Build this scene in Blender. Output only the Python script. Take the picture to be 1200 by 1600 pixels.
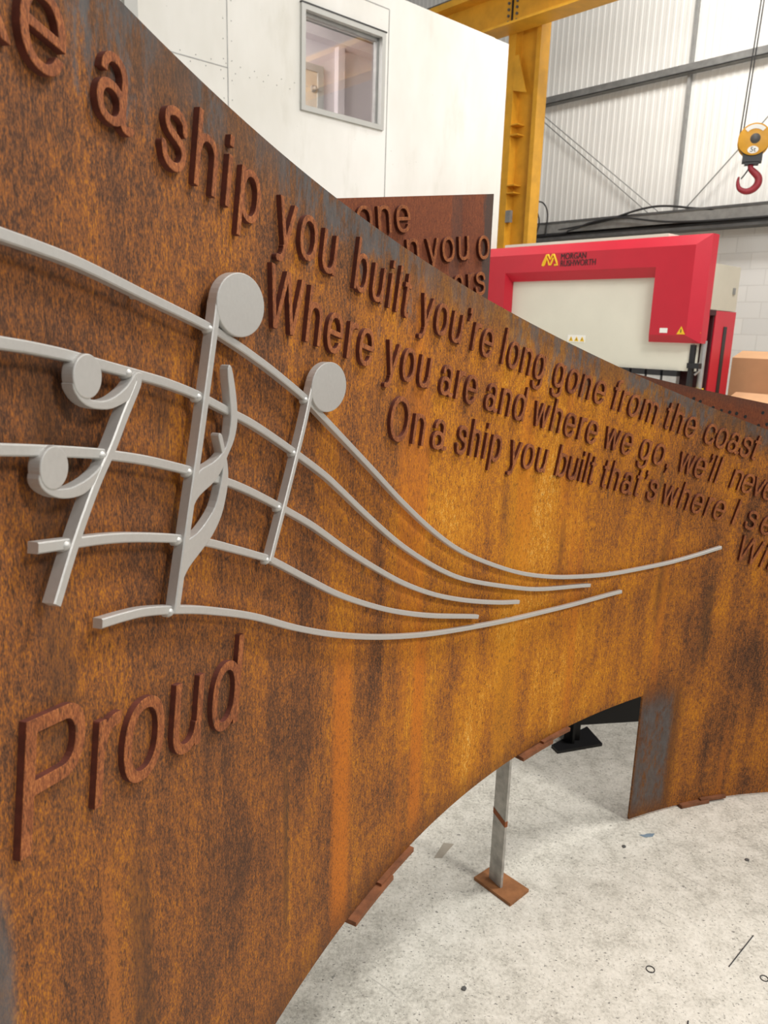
import bpy, math, random
import numpy as np
from mathutils import Vector, Matrix
random.seed(4); rng = np.random.default_rng(4)
SC = bpy.context.scene
COL = SC.collection
for o in list(bpy.data.objects): bpy.data.objects.remove(o)

# ------------------------------------------------------------------ camera
CAM_H = 1.5
_dn = np.array([-.0300, 1, .2380]); _dn /= np.linalg.norm(_dn)
_up = -_dn
_fw = np.array([0, 0, 1.]) - _up[2]*_up; _fw /= np.linalg.norm(_fw)
_rt = np.cross(_fw, _up)
CM = np.array([_rt, _fw, _up])
cam = bpy.data.cameras.new('camera'); camo = bpy.data.objects.new('camera', cam); COL.objects.link(camo)
cam.sensor_fit = 'HORIZONTAL'; cam.sensor_width = 24; cam.lens = 24; cam.clip_start = .02; cam.clip_end = 200
X_, Y_, Z_ = CM@np.array([1., 0, 0]), -(CM@np.array([0, 1., 0])), -(CM@np.array([0, 0, 1.]))
camo.matrix_world = Matrix(((X_[0], Y_[0], Z_[0], 0), (X_[1], Y_[1], Z_[1], 0), (X_[2], Y_[2], Z_[2], CAM_H), (0, 0, 0, 1)))
cam.dof.use_dof = True; cam.dof.focus_distance = 1.25; cam.dof.aperture_fstop = 11.0
SC.camera = camo

# ------------------------------------------------------------------ world, lamps, exposure
SC.view_settings.view_transform = 'Standard'; SC.view_settings.look = 'None'
SC.view_settings.gamma = 1; SC.view_settings.use_curve_mapping = False
SC.view_settings.exposure = 0.0
wd = bpy.data.worlds.new('world'); SC.world = wd; wd.use_nodes = True
wd.node_tree.nodes['Background'].inputs[0].default_value = (1, .985, .96, 1)
wd.node_tree.nodes['Background'].inputs[1].default_value = .24

# building axes: U runs right along the back wall, V runs deep along the office wall
PSI = math.radians(47.404)
UX = Vector((math.cos(PSI), -math.sin(PSI), 0)); VX = Vector((math.sin(PSI), math.cos(PSI), 0))
def bw(u, v, z): return UX*u + VX*v + Vector((0, 0, z))

def area(name, loc, size, power, target, col=(1, .965, .915)):
    l = bpy.data.lights.new(name, 'AREA'); l.shape = 'RECTANGLE'; l.size, l.size_y = size; l.energy = power; l.color = col
    o = bpy.data.objects.new(name, l); COL.objects.link(o); o.location = loc
    d = Vector(target) - Vector(loc); o.rotation_euler = d.to_track_quat('-Z', 'Y').to_euler(); return o
area('high_bay_or_fill', (2.8, 2.4, 6.4), (1.0, 1.0), 215, (.6, 1.8, .5))
area('high_bay_or_fill', (4.8, -1.8, 5.6), (1.3, 1.3), 255, (.3, 1.5, .7))
area('high_bay_or_fill', (5.6, 5.6, 7.5), (1.2, 1.2), 210, (4.0, 7.0, 0))
area('high_bay_or_fill', (-.6, 4.2, 7.5), (1.2, 1.2), 55, (-2.5, 6.5, 2))
area('high_bay_or_fill', tuple(bw(-4.5, 8.3, 7.4)), (1.5, 1.5), 290, tuple(bw(-5.0, 11.5, 1.5)))
area('high_bay_or_fill', tuple(bw(-1.8, 5.0, 5.2)), (1.2, 1.2), 80, tuple(bw(-5.0, 11.5, 2.2)))  # added unseen fill for the back wall, not a high bay
area('office_fill', tuple(bw(-6.75, 3.9, 4.55)), (.6, 1.2), 95, tuple(bw(-7.2, 5.6, 2.8)))  # unseen fill added to brighten the room behind the window

# ------------------------------------------------------------------ materials
def srgb(r, g, b):
    f = lambda c: c/12.92 if c <= .04045 else ((c+.055)/1.055)**2.4
    return (f(r/255), f(g/255), f(b/255), 1)
class NT:
    def __init__(s, name):
        s.m = bpy.data.materials.new(name); s.m.use_nodes = True; s.t = s.m.node_tree; s.p = s.t.nodes['Principled BSDF']
    def n(s, typ, **kw):
        x = s.t.nodes.new(typ)
        for k, v in kw.items():
            if k.startswith('i_'): x.inputs[int(k[2:])].default_value = v
            else: setattr(x, k, v)
        return x
    def l(s, a, b): s.t.links.new(a, b)
    def math(s, op, a, b=None, clamp=False):
        x = s.n('ShaderNodeMath', operation=op, use_clamp=clamp)
        for i, v in enumerate((a, b)):
            if v is None: continue
            if isinstance(v, (int, float)): x.inputs[i].default_value = v
            else: s.l(v, x.inputs[i])
        return x.outputs[0]
    def ramp(s, fac, stops, interp='LINEAR'):
        x = s.n('ShaderNodeValToRGB'); x.color_ramp.interpolation = interp; e = x.color_ramp.elements
        while len(e) < len(stops): e.new(.5)
        for q, (p, c) in zip(e, stops): q.position = p; q.color = c if len(c) == 4 else (*c, 1)
        s.l(fac, x.inputs[0]); return x.outputs[0]
    def sm(s, v, a, b):           # smooth 0..1 between a and b
        x = s.n('ShaderNodeMapRange', interpolation_type='SMOOTHSTEP'); x.inputs[1].default_value = a; x.inputs[2].default_value = b
        s.l(v, x.inputs[0]); return x.outputs[0]
    def noise(s, vec, scale, sc=(1, 1, 1), detail=4, rough=.55, off=(0, 0, 0)):
        mp = s.n('ShaderNodeMapping'); mp.inputs[3].default_value = sc; mp.inputs[1].default_value = off; s.l(vec, mp.inputs[0])
        x = s.n('ShaderNodeTexNoise'); x.inputs['Scale'].default_value = scale; x.inputs['Detail'].default_value = detail; x.inputs['Roughness'].default_value = rough
        s.l(mp.outputs[0], x.inputs[0]); return x.outputs[0]
    def mix(s, fac, a, b, mode='MIX'):
        x = s.n('ShaderNodeMix', data_type='RGBA', blend_type=mode, clamp_factor=True)
        if isinstance(fac, (int, float)): x.inputs[0].default_value = fac
        else: s.l(fac, x.inputs[0])
        for i, v in ((6, a), (7, b)):
            if isinstance(v, tuple): x.inputs[i].default_value = v if len(v) == 4 else (*v, 1)
            else: s.l(v, x.inputs[i])
        return x.outputs[2]
    def set(s, rough=None, metal=None, col=None, spec=None):
        if rough is not None: s.p.inputs['Roughness'].default_value = rough
        if metal is not None: s.p.inputs['Metallic'].default_value = metal
        if col is not None: s.p.inputs['Base Color'].default_value = col
        if spec is not None: s.p.inputs['Specular IOR Level'].default_value = spec
        return s
    def bump(s, h, strength, dist):
        x = s.n('ShaderNodeBump'); x.inputs['Strength'].default_value = strength; x.inputs['Distance'].default_value = dist
        s.l(h, x.inputs['Height']); s.l(x.outputs[0], s.p.inputs['Normal'])

def plain(name, col, rough=.5, metal=0., var=.12, scale=6, bump=0.):
    t = NT(name); tc = t.n('ShaderNodeTexCoord').outputs['Object']
    n = t.noise(tc, scale, detail=6)
    dark = tuple(c*(1-var) for c in col[:3]); lite = tuple(min(1, c*(1+var)) for c in col[:3])
    t.l(t.ramp(n, [(.3, dark), (.7, lite)]), t.p.inputs['Base Color']); t.set(rough, metal)
    if bump: t.bump(t.noise(tc, scale*30, detail=3), .5, bump)
    return t.m

OR_, DK_ = srgb(206, 116, 26), srgb(58, 46, 32)
RUNS = [(1.545, .045, 1.02, .3, OR_, .8), (1.84, .035, .95, .35, OR_, .65), (.945, .014, 1.02, .2, srgb(196, 118, 44), .7), (2.22, .07, 1.3, .35, srgb(206, 136, 22), .5),
        (1.36, .012, .95, .45, DK_, .6), (1.0, .03, 1.0, .5, DK_, .5), (2.16, .02, 1.19, 1.02, DK_, .8), (2.42, .016, 1.10, .82, DK_, .65), (2.86, .03, 1.0, .62, DK_, .5), (3.06, .03, .85, .45, DK_, .45),
        (1.90, .012, .72, .56, DK_, .7), (.90, .03, 1.56, 1.0, DK_, .4), (1.08, .02, 1.55, 1.25, DK_, .35)]
def rust(name, kind):
    t = NT(name)
    at = t.n('ShaderNodeAttribute', attribute_name='sz').outputs['Vector']
    sp = t.n('ShaderNodeSeparateXYZ'); t.l(at, sp.inputs[0]); s_, z_, d_ = sp.outputs
    fl = t.n('ShaderNodeCombineXYZ'); t.l(s_, fl.inputs[0]); t.l(z_, fl.inputs[1]); v = fl.outputs[0]
    if kind == 'letter': t.l(d_, fl.inputs[2])
    streak = t.noise(v, 1, (13, 1.5, 1), 6, .7)
    blotch = t.noise(v, 1, (5.5, 3.2, 1), 5, .6, (3, 7, 0))
    broad = t.noise(v, 1, (1.9, .7, 1), 2, .5, (9, 1, 0))
    fine = t.noise(v, 1, (620, 230, 300), 3, .7)
    mid = t.noise(v, 1, (200, 55, 90), 4, .65)
    pore = t.noise(v, 1, (300, 75, 1), 2, .5, (5, 5, 0))
    if kind == 'near':
        # part patina, part painted light: dark brown at prow end, ochre mid-sheet
        base_tone = t.ramp(t.math('DIVIDE', s_, 4.0), [(.20, (.25,)*3), (.30, (.24,)*3), (.40, (.34,)*3), (.50, (.51,)*3), (.60, (.57,)*3), (.68, (.45,)*3), (.78, (.30,)*3), (1, (.24,)*3)])
    elif kind == 'far': base_tone = t.ramp(s_, [(0, (.46,)*3), (1, (.46,)*3)])
    else: base_tone = t.ramp(t.math('DIVIDE', s_, 4.0), [(.2, (.30,)*3), (.5, (.34,)*3), (1, (.34,)*3)])
    amp = 1.0 if kind == 'near' else .6
    f = t.math('ADD', base_tone, t.math('MULTIPLY', t.math('SUBTRACT', streak, .5), .95*amp))
    f = t.math('ADD', f, t.math('MULTIPLY', t.math('SUBTRACT', blotch, .5), 1.0*amp))
    f = t.math('ADD', f, t.math('MULTIPLY', t.math('SUBTRACT', t.sm(mid, .36, .64), .5), .26))
    f = t.math('ADD', f, t.math('MULTIPLY', t.math('SUBTRACT', t.sm(fine, .36, .64), .5), .40), True)
    if kind == 'near':
        stops = [(0, srgb(62, 42, 30)), (.2, srgb(118, 74, 42)), (.42, srgb(164, 98, 40)), (.62, srgb(202, 128, 20)), (.82, srgb(218, 148, 34)), (1, srgb(242, 196, 116))]
    elif kind == 'far':
        stops = [(0, srgb(62, 34, 26)), (.3, srgb(112, 62, 42)), (.6, srgb(140, 78, 46)), (1, srgb(186, 112, 60))]
    else:
        stops = [(0, srgb(70, 40, 28)), (.25, srgb(124, 72, 44)), (.45, srgb(160, 96, 54)), (.7, srgb(198, 130, 72)), (1, srgb(216, 160, 104))]
    c = t.ramp(f, stops)
    if kind == 'near':
        # water runs: brighter orange or dark, each with its own place and length
        jn = t.math('MULTIPLY', t.math('SUBTRACT', mid, .5), .03); sj0 = t.math('ADD', s_, jn)
        def run_band(c, s0, w, za, zb_, col, k):
            m_ = t.math('MULTIPLY', t.sm(t.math('ABSOLUTE', t.math('SUBTRACT', sj0, s0)), w, w*.35), t.math('MULTIPLY', t.sm(z_, za, za-.15), t.sm(z_, zb_, zb_+.15)))
            m_ = t.math('MULTIPLY', m_, t.sm(fine, .30, .52))
            return t.mix(t.math('MULTIPLY', m_, k), c, col)
        for a in RUNS: c = run_band(c, *a)
        # orange runs
        run = t.sm(t.noise(v, 1, (7, .35, 1), 3, .5, (2, 2, 0)), .56, .66)
        c = t.mix(t.math('MULTIPLY', run, .45), c, srgb(206, 118, 30))
        c = t.mix(t.math('MULTIPLY', t.sm(s_, 1.9, .9), .28), c, srgb(104, 66, 44))  # left end browned further: same mix of patina and painted light
    if kind == 'letter': c = t.mix(.35, c, srgb(156, 90, 52))
    # dark pores
    pm = t.sm(pore, .57, .68)
    c = t.mix(t.math('MULTIPLY', pm, .62), c, srgb(54, 36, 24))
    if kind == 'near':
        # mill scale left in patches along the top edge, in streaks and beside the cut-out
        sc_n = t.noise(v, 1, (30, 9, 1), 7, .75, (1, 4, 0)); patch = t.noise(v, 1, (3.4, 1.5, 1), 3, .6, (6, 2, 0))
        band = t.math('MULTIPLY', t.sm(t.math('ADD', d_, t.math('MULTIPLY', t.math('SUBTRACT', sc_n, .5), .12)), .10, .01), .62)
        c = t.mix(band, c, srgb(84, 62, 44))
        g1 = t.sm(t.math('ADD', sc_n, t.math('MULTIPLY', t.sm(d_, .15, .0), .16)), .57, .70)
        g1 = t.math('MULTIPLY', g1, t.math('MULTIPLY', t.sm(d_, .24, .12), t.sm(patch, .38, .54)))
        st = t.math('MULTIPLY', t.sm(t.noise(v, 1, (24, 4.2, 1), 6, .72, (8, 3, 0)), .60, .72), .62)
        c = t.mix(st, c, srgb(66, 56, 38))
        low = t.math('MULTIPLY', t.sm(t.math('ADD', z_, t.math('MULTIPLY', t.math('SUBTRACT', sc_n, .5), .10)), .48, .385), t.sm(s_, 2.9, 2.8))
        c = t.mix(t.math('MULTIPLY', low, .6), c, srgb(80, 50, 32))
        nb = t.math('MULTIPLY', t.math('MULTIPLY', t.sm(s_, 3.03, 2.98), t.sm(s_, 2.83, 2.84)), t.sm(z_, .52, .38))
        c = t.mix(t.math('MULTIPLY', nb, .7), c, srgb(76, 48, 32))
        g = g1
        bx = t.math('MULTIPLY', t.sm(t.math('ADD', s_, t.math('MULTIPLY', blotch, .06)), 3.02, 2.99), t.sm(s_, 2.83, 2.85))
        bx = t.math('MULTIPLY', bx, t.math('MULTIPLY', t.sm(z_, .46, .36), t.sm(z_, .0, .08)))
        bx = t.math('MULTIPLY', bx, t.sm(t.math('ADD', sc_n, t.math('MULTIPLY', mid, .5)), .58, .80))
        g = t.math('MAXIMUM', g, bx)
        bl = t.math('MULTIPLY', t.sm(t.math('ADD', s_, t.math('MULTIPLY', blotch, .03)), .836, .816), t.sm(z_, 1.08, 1.0))
        g = t.math('MAXIMUM', g, bl)
        scale_c = t.mix(t.noise(v, 1, (60, 30, 1), 3, .6), srgb(52, 50, 48), srgb(104, 110, 114))
        c = t.mix(t.math('MULTIPLY', g, .78), c, scale_c)
    if kind == 'far':
        c = t.mix(.35, c, srgb(126, 68, 44))
        sc_n = t.noise(v, 1, (40, 9, 1), 6, .7, (1, 4, 0)); jit = t.math('MULTIPLY', t.math('SUBTRACT', sc_n, .5), .06); sj = t.math('ADD', s_, jit)
        g = t.math('MULTIPLY', t.sm(sj, 5.095, 5.11), t.sm(s_, 5.6, 5.5))
        g = t.math('MAXIMUM', g, t.math('MULTIPLY', t.math('MULTIPLY', t.sm(sj, 4.955, 4.965), t.sm(sj, 5.01, 4.995)), .45))
        g = t.math('MAXIMUM', g, t.math('MULTIPLY', t.math('MULTIPLY', t.sm(t.math('ADD', d_, jit), .05, .0), t.sm(s_, 6, 7)), .5))
        c = t.mix(t.math('MULTIPLY', g, .8), c, srgb(70, 64, 60))
    t.l(c, t.p.inputs['Base Color'])
    t.set(rough=.78, spec=.3)
    t.bump(t.math('ADD', t.math('MULTIPLY', fine, .6), mid), .5, .0012)
    return t.m

M = {}
M['rust'] = rust('weathering_steel', 'near')
M['rust_far'] = rust('weathering_steel_far', 'far')
M['rust_letter'] = rust('rusted_letter_steel', 'letter')
M['rust_side_shade'] = plain('rusted_side_shaded', srgb(96, 46, 32), .8, 0, .25, 90)  # letter sides: rust with their shade painted into the colour
M['rust_bar'] = plain('rusted_bar', srgb(126, 78, 48), .8, 0, .35, 40)
M['rust_edge'] = plain('rust_edge', srgb(196, 128, 90), .7, 0, .2, 60)
M['rust_plain'] = plain('rust_foot_plate', srgb(150, 100, 60), .75, 0, .25, 30)
M['silver'] = plain('silver_paint', srgb(196, 195, 192), .38, .4, .03, 200, .0002)
M['galv'] = plain('galvanised', srgb(150, 150, 148), .55, .4, .15, 9)
M['greysteel'] = plain('bare_steel', srgb(176, 173, 166), .5, .25, .3, 28)
M['darkbeam'] = plain('dark_beam', srgb(92, 92, 92), .6, .2, .2, 8)
M['railgrey'] = plain('rail_grey', srgb(122, 122, 120), .55, .3, .2, 8)
M['blackpaint'] = plain('black_paint', srgb(22, 22, 24), .45, 0, .2, 12)
M['cable'] = plain('black_cable', srgb(50, 50, 52), .5, 0, .1, 12)
M['yellow'] = plain('yellow_paint', srgb(216, 158, 44), .5, 0, .14, 5)
M['red'] = plain('red_paint', srgb(192, 28, 50), .4, 0, .05, 3)
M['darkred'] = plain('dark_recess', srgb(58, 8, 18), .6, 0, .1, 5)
M['cream'] = plain('cream_paint', srgb(222, 220, 206), .5, 0, .04, 2)
M['greige'] = plain('grey_beige_paint', srgb(190, 184, 168), .55, 0, .05, 3)
M['hookred'] = plain('hook_red', srgb(150, 40, 52), .5, 0, .2, 20)
M['blackplastic'] = plain('black_plastic', srgb(34, 34, 38), .5, 0, .1, 12)
M['steel'] = plain('polished_steel', srgb(200, 200, 200), .3, .7, .08, 20)
M['cardboard'] = plain('cardboard', srgb(196, 152, 112), .85, 0, .08, 4)
M['white'] = plain('white_label', srgb(240, 240, 236), .5, 0, .02, 4)
M['stickyellow'] = plain('sticker_yellow', srgb(240, 196, 40), .5, 0, .03, 4)
M['frame'] = plain('window_frame_grey', srgb(176, 176, 172), .5, .1, .04, 4)
M['inner'] = plain('office_inner_wall', srgb(216, 208, 210), .8, 0, .03, 2)
M['door'] = plain('office_door', srgb(206, 190, 170), .6, 0, .03, 2)
M['tape'] = plain('tape', srgb(166, 158, 144), .7, 0, .08, 30)
M['flake'] = plain('blue_flake', srgb(120, 140, 156), .6, 0, .1, 30)

def mat_glass():
    t = NT('window_glass'); t.set(rough=.02); t.p.inputs['Transmission Weight'].default_value = 0
    nt = t.t; nt.nodes.remove(t.p)
    tr = t.n('ShaderNodeBsdfTransparent'); tr.inputs[0].default_value = (.93, .93, .94, 1)
    gl = t.n('ShaderNodeBsdfGlossy'); gl.inputs[1].default_value = .02
    mx = t.n('ShaderNodeMixShader')
    mx.inputs[0].default_value = .10; t.l(tr.outputs[0], mx.inputs[1]); t.l(gl.outputs[0], mx.inputs[2])
    t.l(mx.outputs[0], nt.nodes['Material Output'].inputs[0]); return t.m
M['glass'] = mat_glass()

def mat_wall():
    t = NT('white_office_cladding'); tc = t.n('ShaderNodeTexCoord').outputs['Object']
    a = t.noise(tc, .7, (1, 1, .45), 5, .6); b = t.noise(tc, 3.5, (1, 1, .3), 5, .6, (4, 4, 4)); d = t.noise(tc, 30, detail=2)
    c = t.ramp(a, [(.32, srgb(204, 202, 194)), (.62, srgb(225, 224, 220))])
    c = t.mix(t.math('MULTIPLY', t.sm(b, .54, .70), .35), c, srgb(192, 189, 178))
    c = t.mix(t.math('MULTIPLY', t.sm(d, .74, .78), .5), c, srgb(150, 148, 140))
    t.l(c, t.p.inputs['Base Color']); t.set(rough=.6); return t.m
M['wall'] = mat_wall()
def mat_clad():
    t = NT('corrugated_cladding'); tc = t.n('ShaderNodeTexCoord').outputs['Object']
    a = t.noise(tc, .5, detail=4)
    c = t.ramp(a, [(.3, srgb(214, 213, 208)), (.7, srgb(232, 231, 227))])
    t.l(c, t.p.inputs['Base Color']); t.set(rough=.5); return t.m
M['clad'] = mat_clad()
def mat_block():
    t = NT('painted_blockwork'); tc = t.n('ShaderNodeTexCoord').outputs['UV']
    br = t.n('ShaderNodeTexBrick'); t.l(tc, br.inputs[0])
    br.inputs['Color1'].default_value = srgb(238, 237, 234); br.inputs['Color2'].default_value = srgb(228, 228, 226); br.inputs['Mortar'].default_value = srgb(222, 221, 218)
    br.inputs['Scale'].default_value = 1; br.inputs['Brick Width'].default_value = .45; br.inputs['Row Height'].default_value = .225; br.inputs['Mortar Size'].default_value = .008
    t.l(br.outputs[0], t.p.inputs['Base Color']); t.set(rough=.6)
    x = t.n('ShaderNodeBump'); x.invert = True; x.inputs['Strength'].default_value = .4; x.inputs['Distance'].default_value = .005
    t.l(br.outputs['Fac'], x.inputs['Height']); t.l(x.outputs[0], t.p.inputs['Normal']); return t.m
M['block'] = mat_block()
def mat_floor():
    t = NT('worn_concrete'); tc = t.n('ShaderNodeTexCoord').outputs['Object']
    big = t.noise(tc, 1.6, detail=5, rough=.6); midn = t.noise(tc, 16, detail=7, rough=.72); fine = t.noise(tc, 110, detail=4, rough=.75)
    f = t.math('ADD', t.math('MULTIPLY', big, .3), t.math('ADD', t.math('MULTIPLY', midn, .4), t.math('MULTIPLY', fine, .4)))
    c = t.ramp(f, [(.40, srgb(154, 150, 140)), (.49, srgb(192, 189, 178)), (.56, srgb(216, 213, 202)), (.64, srgb(232, 229, 219))])
    sp = t.noise(tc, 1, (120, 60, 1), 4, .65, (3, 1, 0)); c = t.mix(t.math('MULTIPLY', t.sm(sp, .58, .68), .55), c, srgb(132, 129, 121))
    sp2 = t.noise(tc, 1, (30, 55, 1), 6, .75, (13, 5, 0)); c = t.mix(t.math('MULTIPLY', t.sm(sp2, .60, .72), .45), c, srgb(150, 147, 139))
    pit = t.noise(tc, 26, detail=3, rough=.5, off=(7, 2, 0)); c = t.mix(t.math('MULTIPLY', t.sm(pit, .70, .735), .75), c, srgb(100, 98, 94))
    sk = t.noise(tc, 1, (95, 150, 1), 2, .5, (21, 9, 0)); c = t.mix(t.math('MULTIPLY', t.sm(sk, .655, .69), .8), c, srgb(92, 90, 86))
    sk2 = t.noise(tc, 1, (48, 70, 1), 4, .7, (31, 2, 0)); c = t.mix(t.math('MULTIPLY', t.sm(sk2, .64, .70), .6), c, srgb(120, 117, 110))
    rot = t.n('ShaderNodeMapping'); rot.inputs[2].default_value = (0, 0, .7); t.l(tc, rot.inputs[0])
    scr = t.noise(rot.outputs[0], 1, (5, 90, 1), 3, .6); c = t.mix(t.math('MULTIPLY', t.sm(scr, .66, .72), .4), c, srgb(140, 137, 130))
    t.l(c, t.p.inputs['Base Color']); t.set(rough=.6); t.bump(t.math('ADD', fine, midn), .35, .002); return t.m
M['floor'] = mat_floor()

# ------------------------------------------------------------------ object helpers
def tag(o, label=None, cat=None, group=None, kind=None):
    if label: o['label'] = label
    if cat: o['category'] = cat
    if group: o['group'] = group
    if kind: o['kind'] = kind
    return o
def empty(name, loc, label, cat, group=None):
    o = bpy.data.objects.new(name, None); COL.objects.link(o); o.location = loc; o.empty_display_size = .1
    tag(o, label, cat, group); ROOT[o.name] = Vector(loc); return o
ROOT = {}
def wloc(o):
    v = Vector((0, 0, 0))
    while o is not None: v += o.location; o = o.parent
    return v
def obj(name, verts, faces, mat, parent=None, sz=None, smooth=False, uv=None):
    """verts in world space; a top-level mesh gets its origin at its base centre"""
    V_ = np.array([tuple(v) for v in verts], dtype=float)
    if parent is not None: org = wloc(parent); loc = Vector((0, 0, 0))
    else:
        lo, hi = V_.min(0), V_.max(0); org = Vector(((lo[0]+hi[0])/2, (lo[1]+hi[1])/2, lo[2])); loc = org
    me = bpy.data.meshes.new(name); me.from_pydata([tuple(p) for p in (V_ - np.array(org))], [], faces)
    if mat: me.materials.append(mat)
    if sz is not None:
        a = me.attributes.new('sz', 'FLOAT_VECTOR', 'POINT'); a.data.foreach_set('vector', np.array(sz, dtype=np.float32).ravel())
    if smooth: me.polygons.foreach_set('use_smooth', [True]*len(me.polygons))
    if uv is not None:
        l = me.uv_layers.new(name='UVMap')
        for lp in me.loops: l.data[lp.index].uv = uv[lp.vertex_index]
    me.update()
    o = bpy.data.objects.new(name, me); COL.objects.link(o); o.location = loc
    if parent is not None: o.parent = parent
    return o
class MB:
    """collects shapes into one mesh"""
    def __init__(s): s.v = []; s.f = []
    def add(s, v, f):
        k = len(s.v); s.v += [Vector(p) for p in v]; s.f += [tuple(i+k for i in q) for q in f]; return s
    def box(s, p0, p1, fn=None):        # box between corners, through mapping fn
        (a, b, c), (d, e, g) = p0, p1; fn = fn or (lambda x, y, z: Vector((x, y, z)))
        v = [fn(x, y, z) for z in (c, g) for (x, y) in ((a, b), (d, b), (d, e), (a, e))]
        return s.add(v, [(3, 2, 1, 0), (4, 5, 6, 7), (0, 1, 5, 4), (1, 2, 6, 5), (2, 3, 7, 6), (3, 0, 4, 7)])
    def prism(s, poly, y0, y1, fn):     # polygon in (x,z), extruded along y
        n = len(poly); v = [fn(x, y0, z) for x, z in poly] + [fn(x, y1, z) for x, z in poly]
        return s.add(v, [tuple(range(n)), tuple(range(2*n-1, n-1, -1))] + [((i+1) % n, i, n+i, n+(i+1) % n) for i in range(n)])
    def tube(s, pts, r, seg=8, closed=False):
        pts = [Vector(p) for p in pts]; n = len(pts); k = len(s.v)
        rr = r if isinstance(r, (list, tuple)) else [r]*n
        prev = None; ring = []
        for i, p in enumerate(pts):
            t = (pts[(i+1) % n] - pts[i-1]) if closed else (pts[min(i+1, n-1)] - pts[max(i-1, 0)])
            t.normalize()
            a = (prev - t*prev.dot(t)) if prev is not None else t.orthogonal()
            if a.length < 1e-6: a = t.orthogonal()
            a.normalize(); b = t.cross(a); prev = a
            for j in range(seg):
                th = 2*math.pi*j/seg; ring.append(p + (a*math.cos(th)+b*math.sin(th))*rr[i])
        f = []
        for i in range(n if closed else n-1):
            for j in range(seg):
                i2 = (i+1) % n; f.append((i*seg+j, i*seg+(j+1) % seg, i2*seg+(j+1) % seg, i2*seg+j))
        if not closed: f += [tuple(range(seg-1, -1, -1)), tuple((n-1)*seg+j for j in range(seg))]
        return s.add(ring, f)
    def lathe(s, c, ax, prof, seg=24):   # prof: (distance along ax, radius)
        ax = Vector(ax).normalized(); a = ax.orthogonal().normalized(); b = ax.cross(a); c = Vector(c); v = []
        for h, r in prof:
            for j in range(seg):
                th = 2*math.pi*j/seg; v.append(c + ax*h + (a*math.cos(th)+b*math.sin(th))*r)
        f = [(i*seg+j, i*seg+(j+1) % seg, (i+1)*seg+(j+1) % seg, (i+1)*seg+j) for i in range(len(prof)-1) for j in range(seg)]
        f += [tuple(range(seg-1, -1, -1)), tuple((len(prof)-1)*seg+j for j in range(seg))]
        return s.add(v, f)
    def build(s, name, mat, parent=None, smooth=False, **k):
        o = obj(name, s.v, s.f, mat, parent, smooth=smooth, **k)
        if smooth:
            for e in o.data.edges: pass
            o.data.set_sharp_from_angle(angle=math.radians(35))
        return o
def catmull(pts, n=6, closed=False):
    P = [np.array(p, dtype=float) for p in pts]; out = []; m = len(P)
    for i in range(m if closed else m-1):
        p1, p2 = P[i], P[(i+1) % m]
        p0 = P[i-1] if (i > 0 or closed) else 2*p1-p2
        p3 = P[(i+2) % m] if (i+2 < m or closed) else 2*p2-p1
        for k in range(n):
            t = k/n; out.append(.5*((2*p1)+(-p0+p2)*t+(2*p0-5*p1+4*p2-p3)*t*t+(-p0+3*p1-3*p2+p3)*t**3))
    if not closed: out.append(P[-1])
    return out
def fill_mesh(loops, half, bevel=0.):
    """2D curve with holes -> extruded flat mesh (verts array (n,3), faces); z in [-half, half]"""
    cu = bpy.data.curves.new('tmp', 'CURVE'); cu.dimensions = '2D'; cu.fill_mode = 'BOTH'; cu.extrude = half-bevel
    if bevel: cu.bevel_depth = bevel; cu.bevel_resolution = 1; cu.offset = -bevel
    for lp in loops:
        sp = cu.splines.new('POLY'); sp.points.add(len(lp)-1); sp.use_cyclic_u = True
        for q, p in zip(sp.points, lp): q.co = (p[0], p[1], 0, 1)
    o = bpy.data.objects.new('tmp', cu); me = o.to_mesh()
    v = np.array([x.co[:] for x in me.vertices]); f = [tuple(p.vertices) for p in me.polygons]
    o.to_mesh_clear(); bpy.data.objects.remove(o); bpy.data.curves.remove(cu)
    A = np.vstack([np.asarray(l) for l in loops])             # pull back bevel spikes at sharp corners
    d = ((v[:, None, :2]-A[None])**2).sum(2); i = d.argmin(1); step = np.sqrt(d.min(1)); far = step > max(.0045, bevel*4) 
    if bevel:
        seg = np.array([np.hypot(*(np.asarray(l)-np.roll(np.asarray(l), 1, 0)).T).max() for l in loops]).max()
        far = step > max(seg*.6, bevel*4); v[far, :2] = A[i[far]]
    return v, f
def text_flat(txt, size, thick):
    cu = bpy.data.curves.new('tmp', 'FONT'); cu.body = txt; cu.size = size; cu.extrude = thick
    o = bpy.data.objects.new('tmp', cu); me = o.to_mesh()
    v = np.array([x.co[:] for x in me.vertices]); f = [tuple(p.vertices) for p in me.polygons]
    o.to_mesh_clear(); bpy.data.objects.remove(o); bpy.data.curves.remove(cu); return v, f

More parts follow.
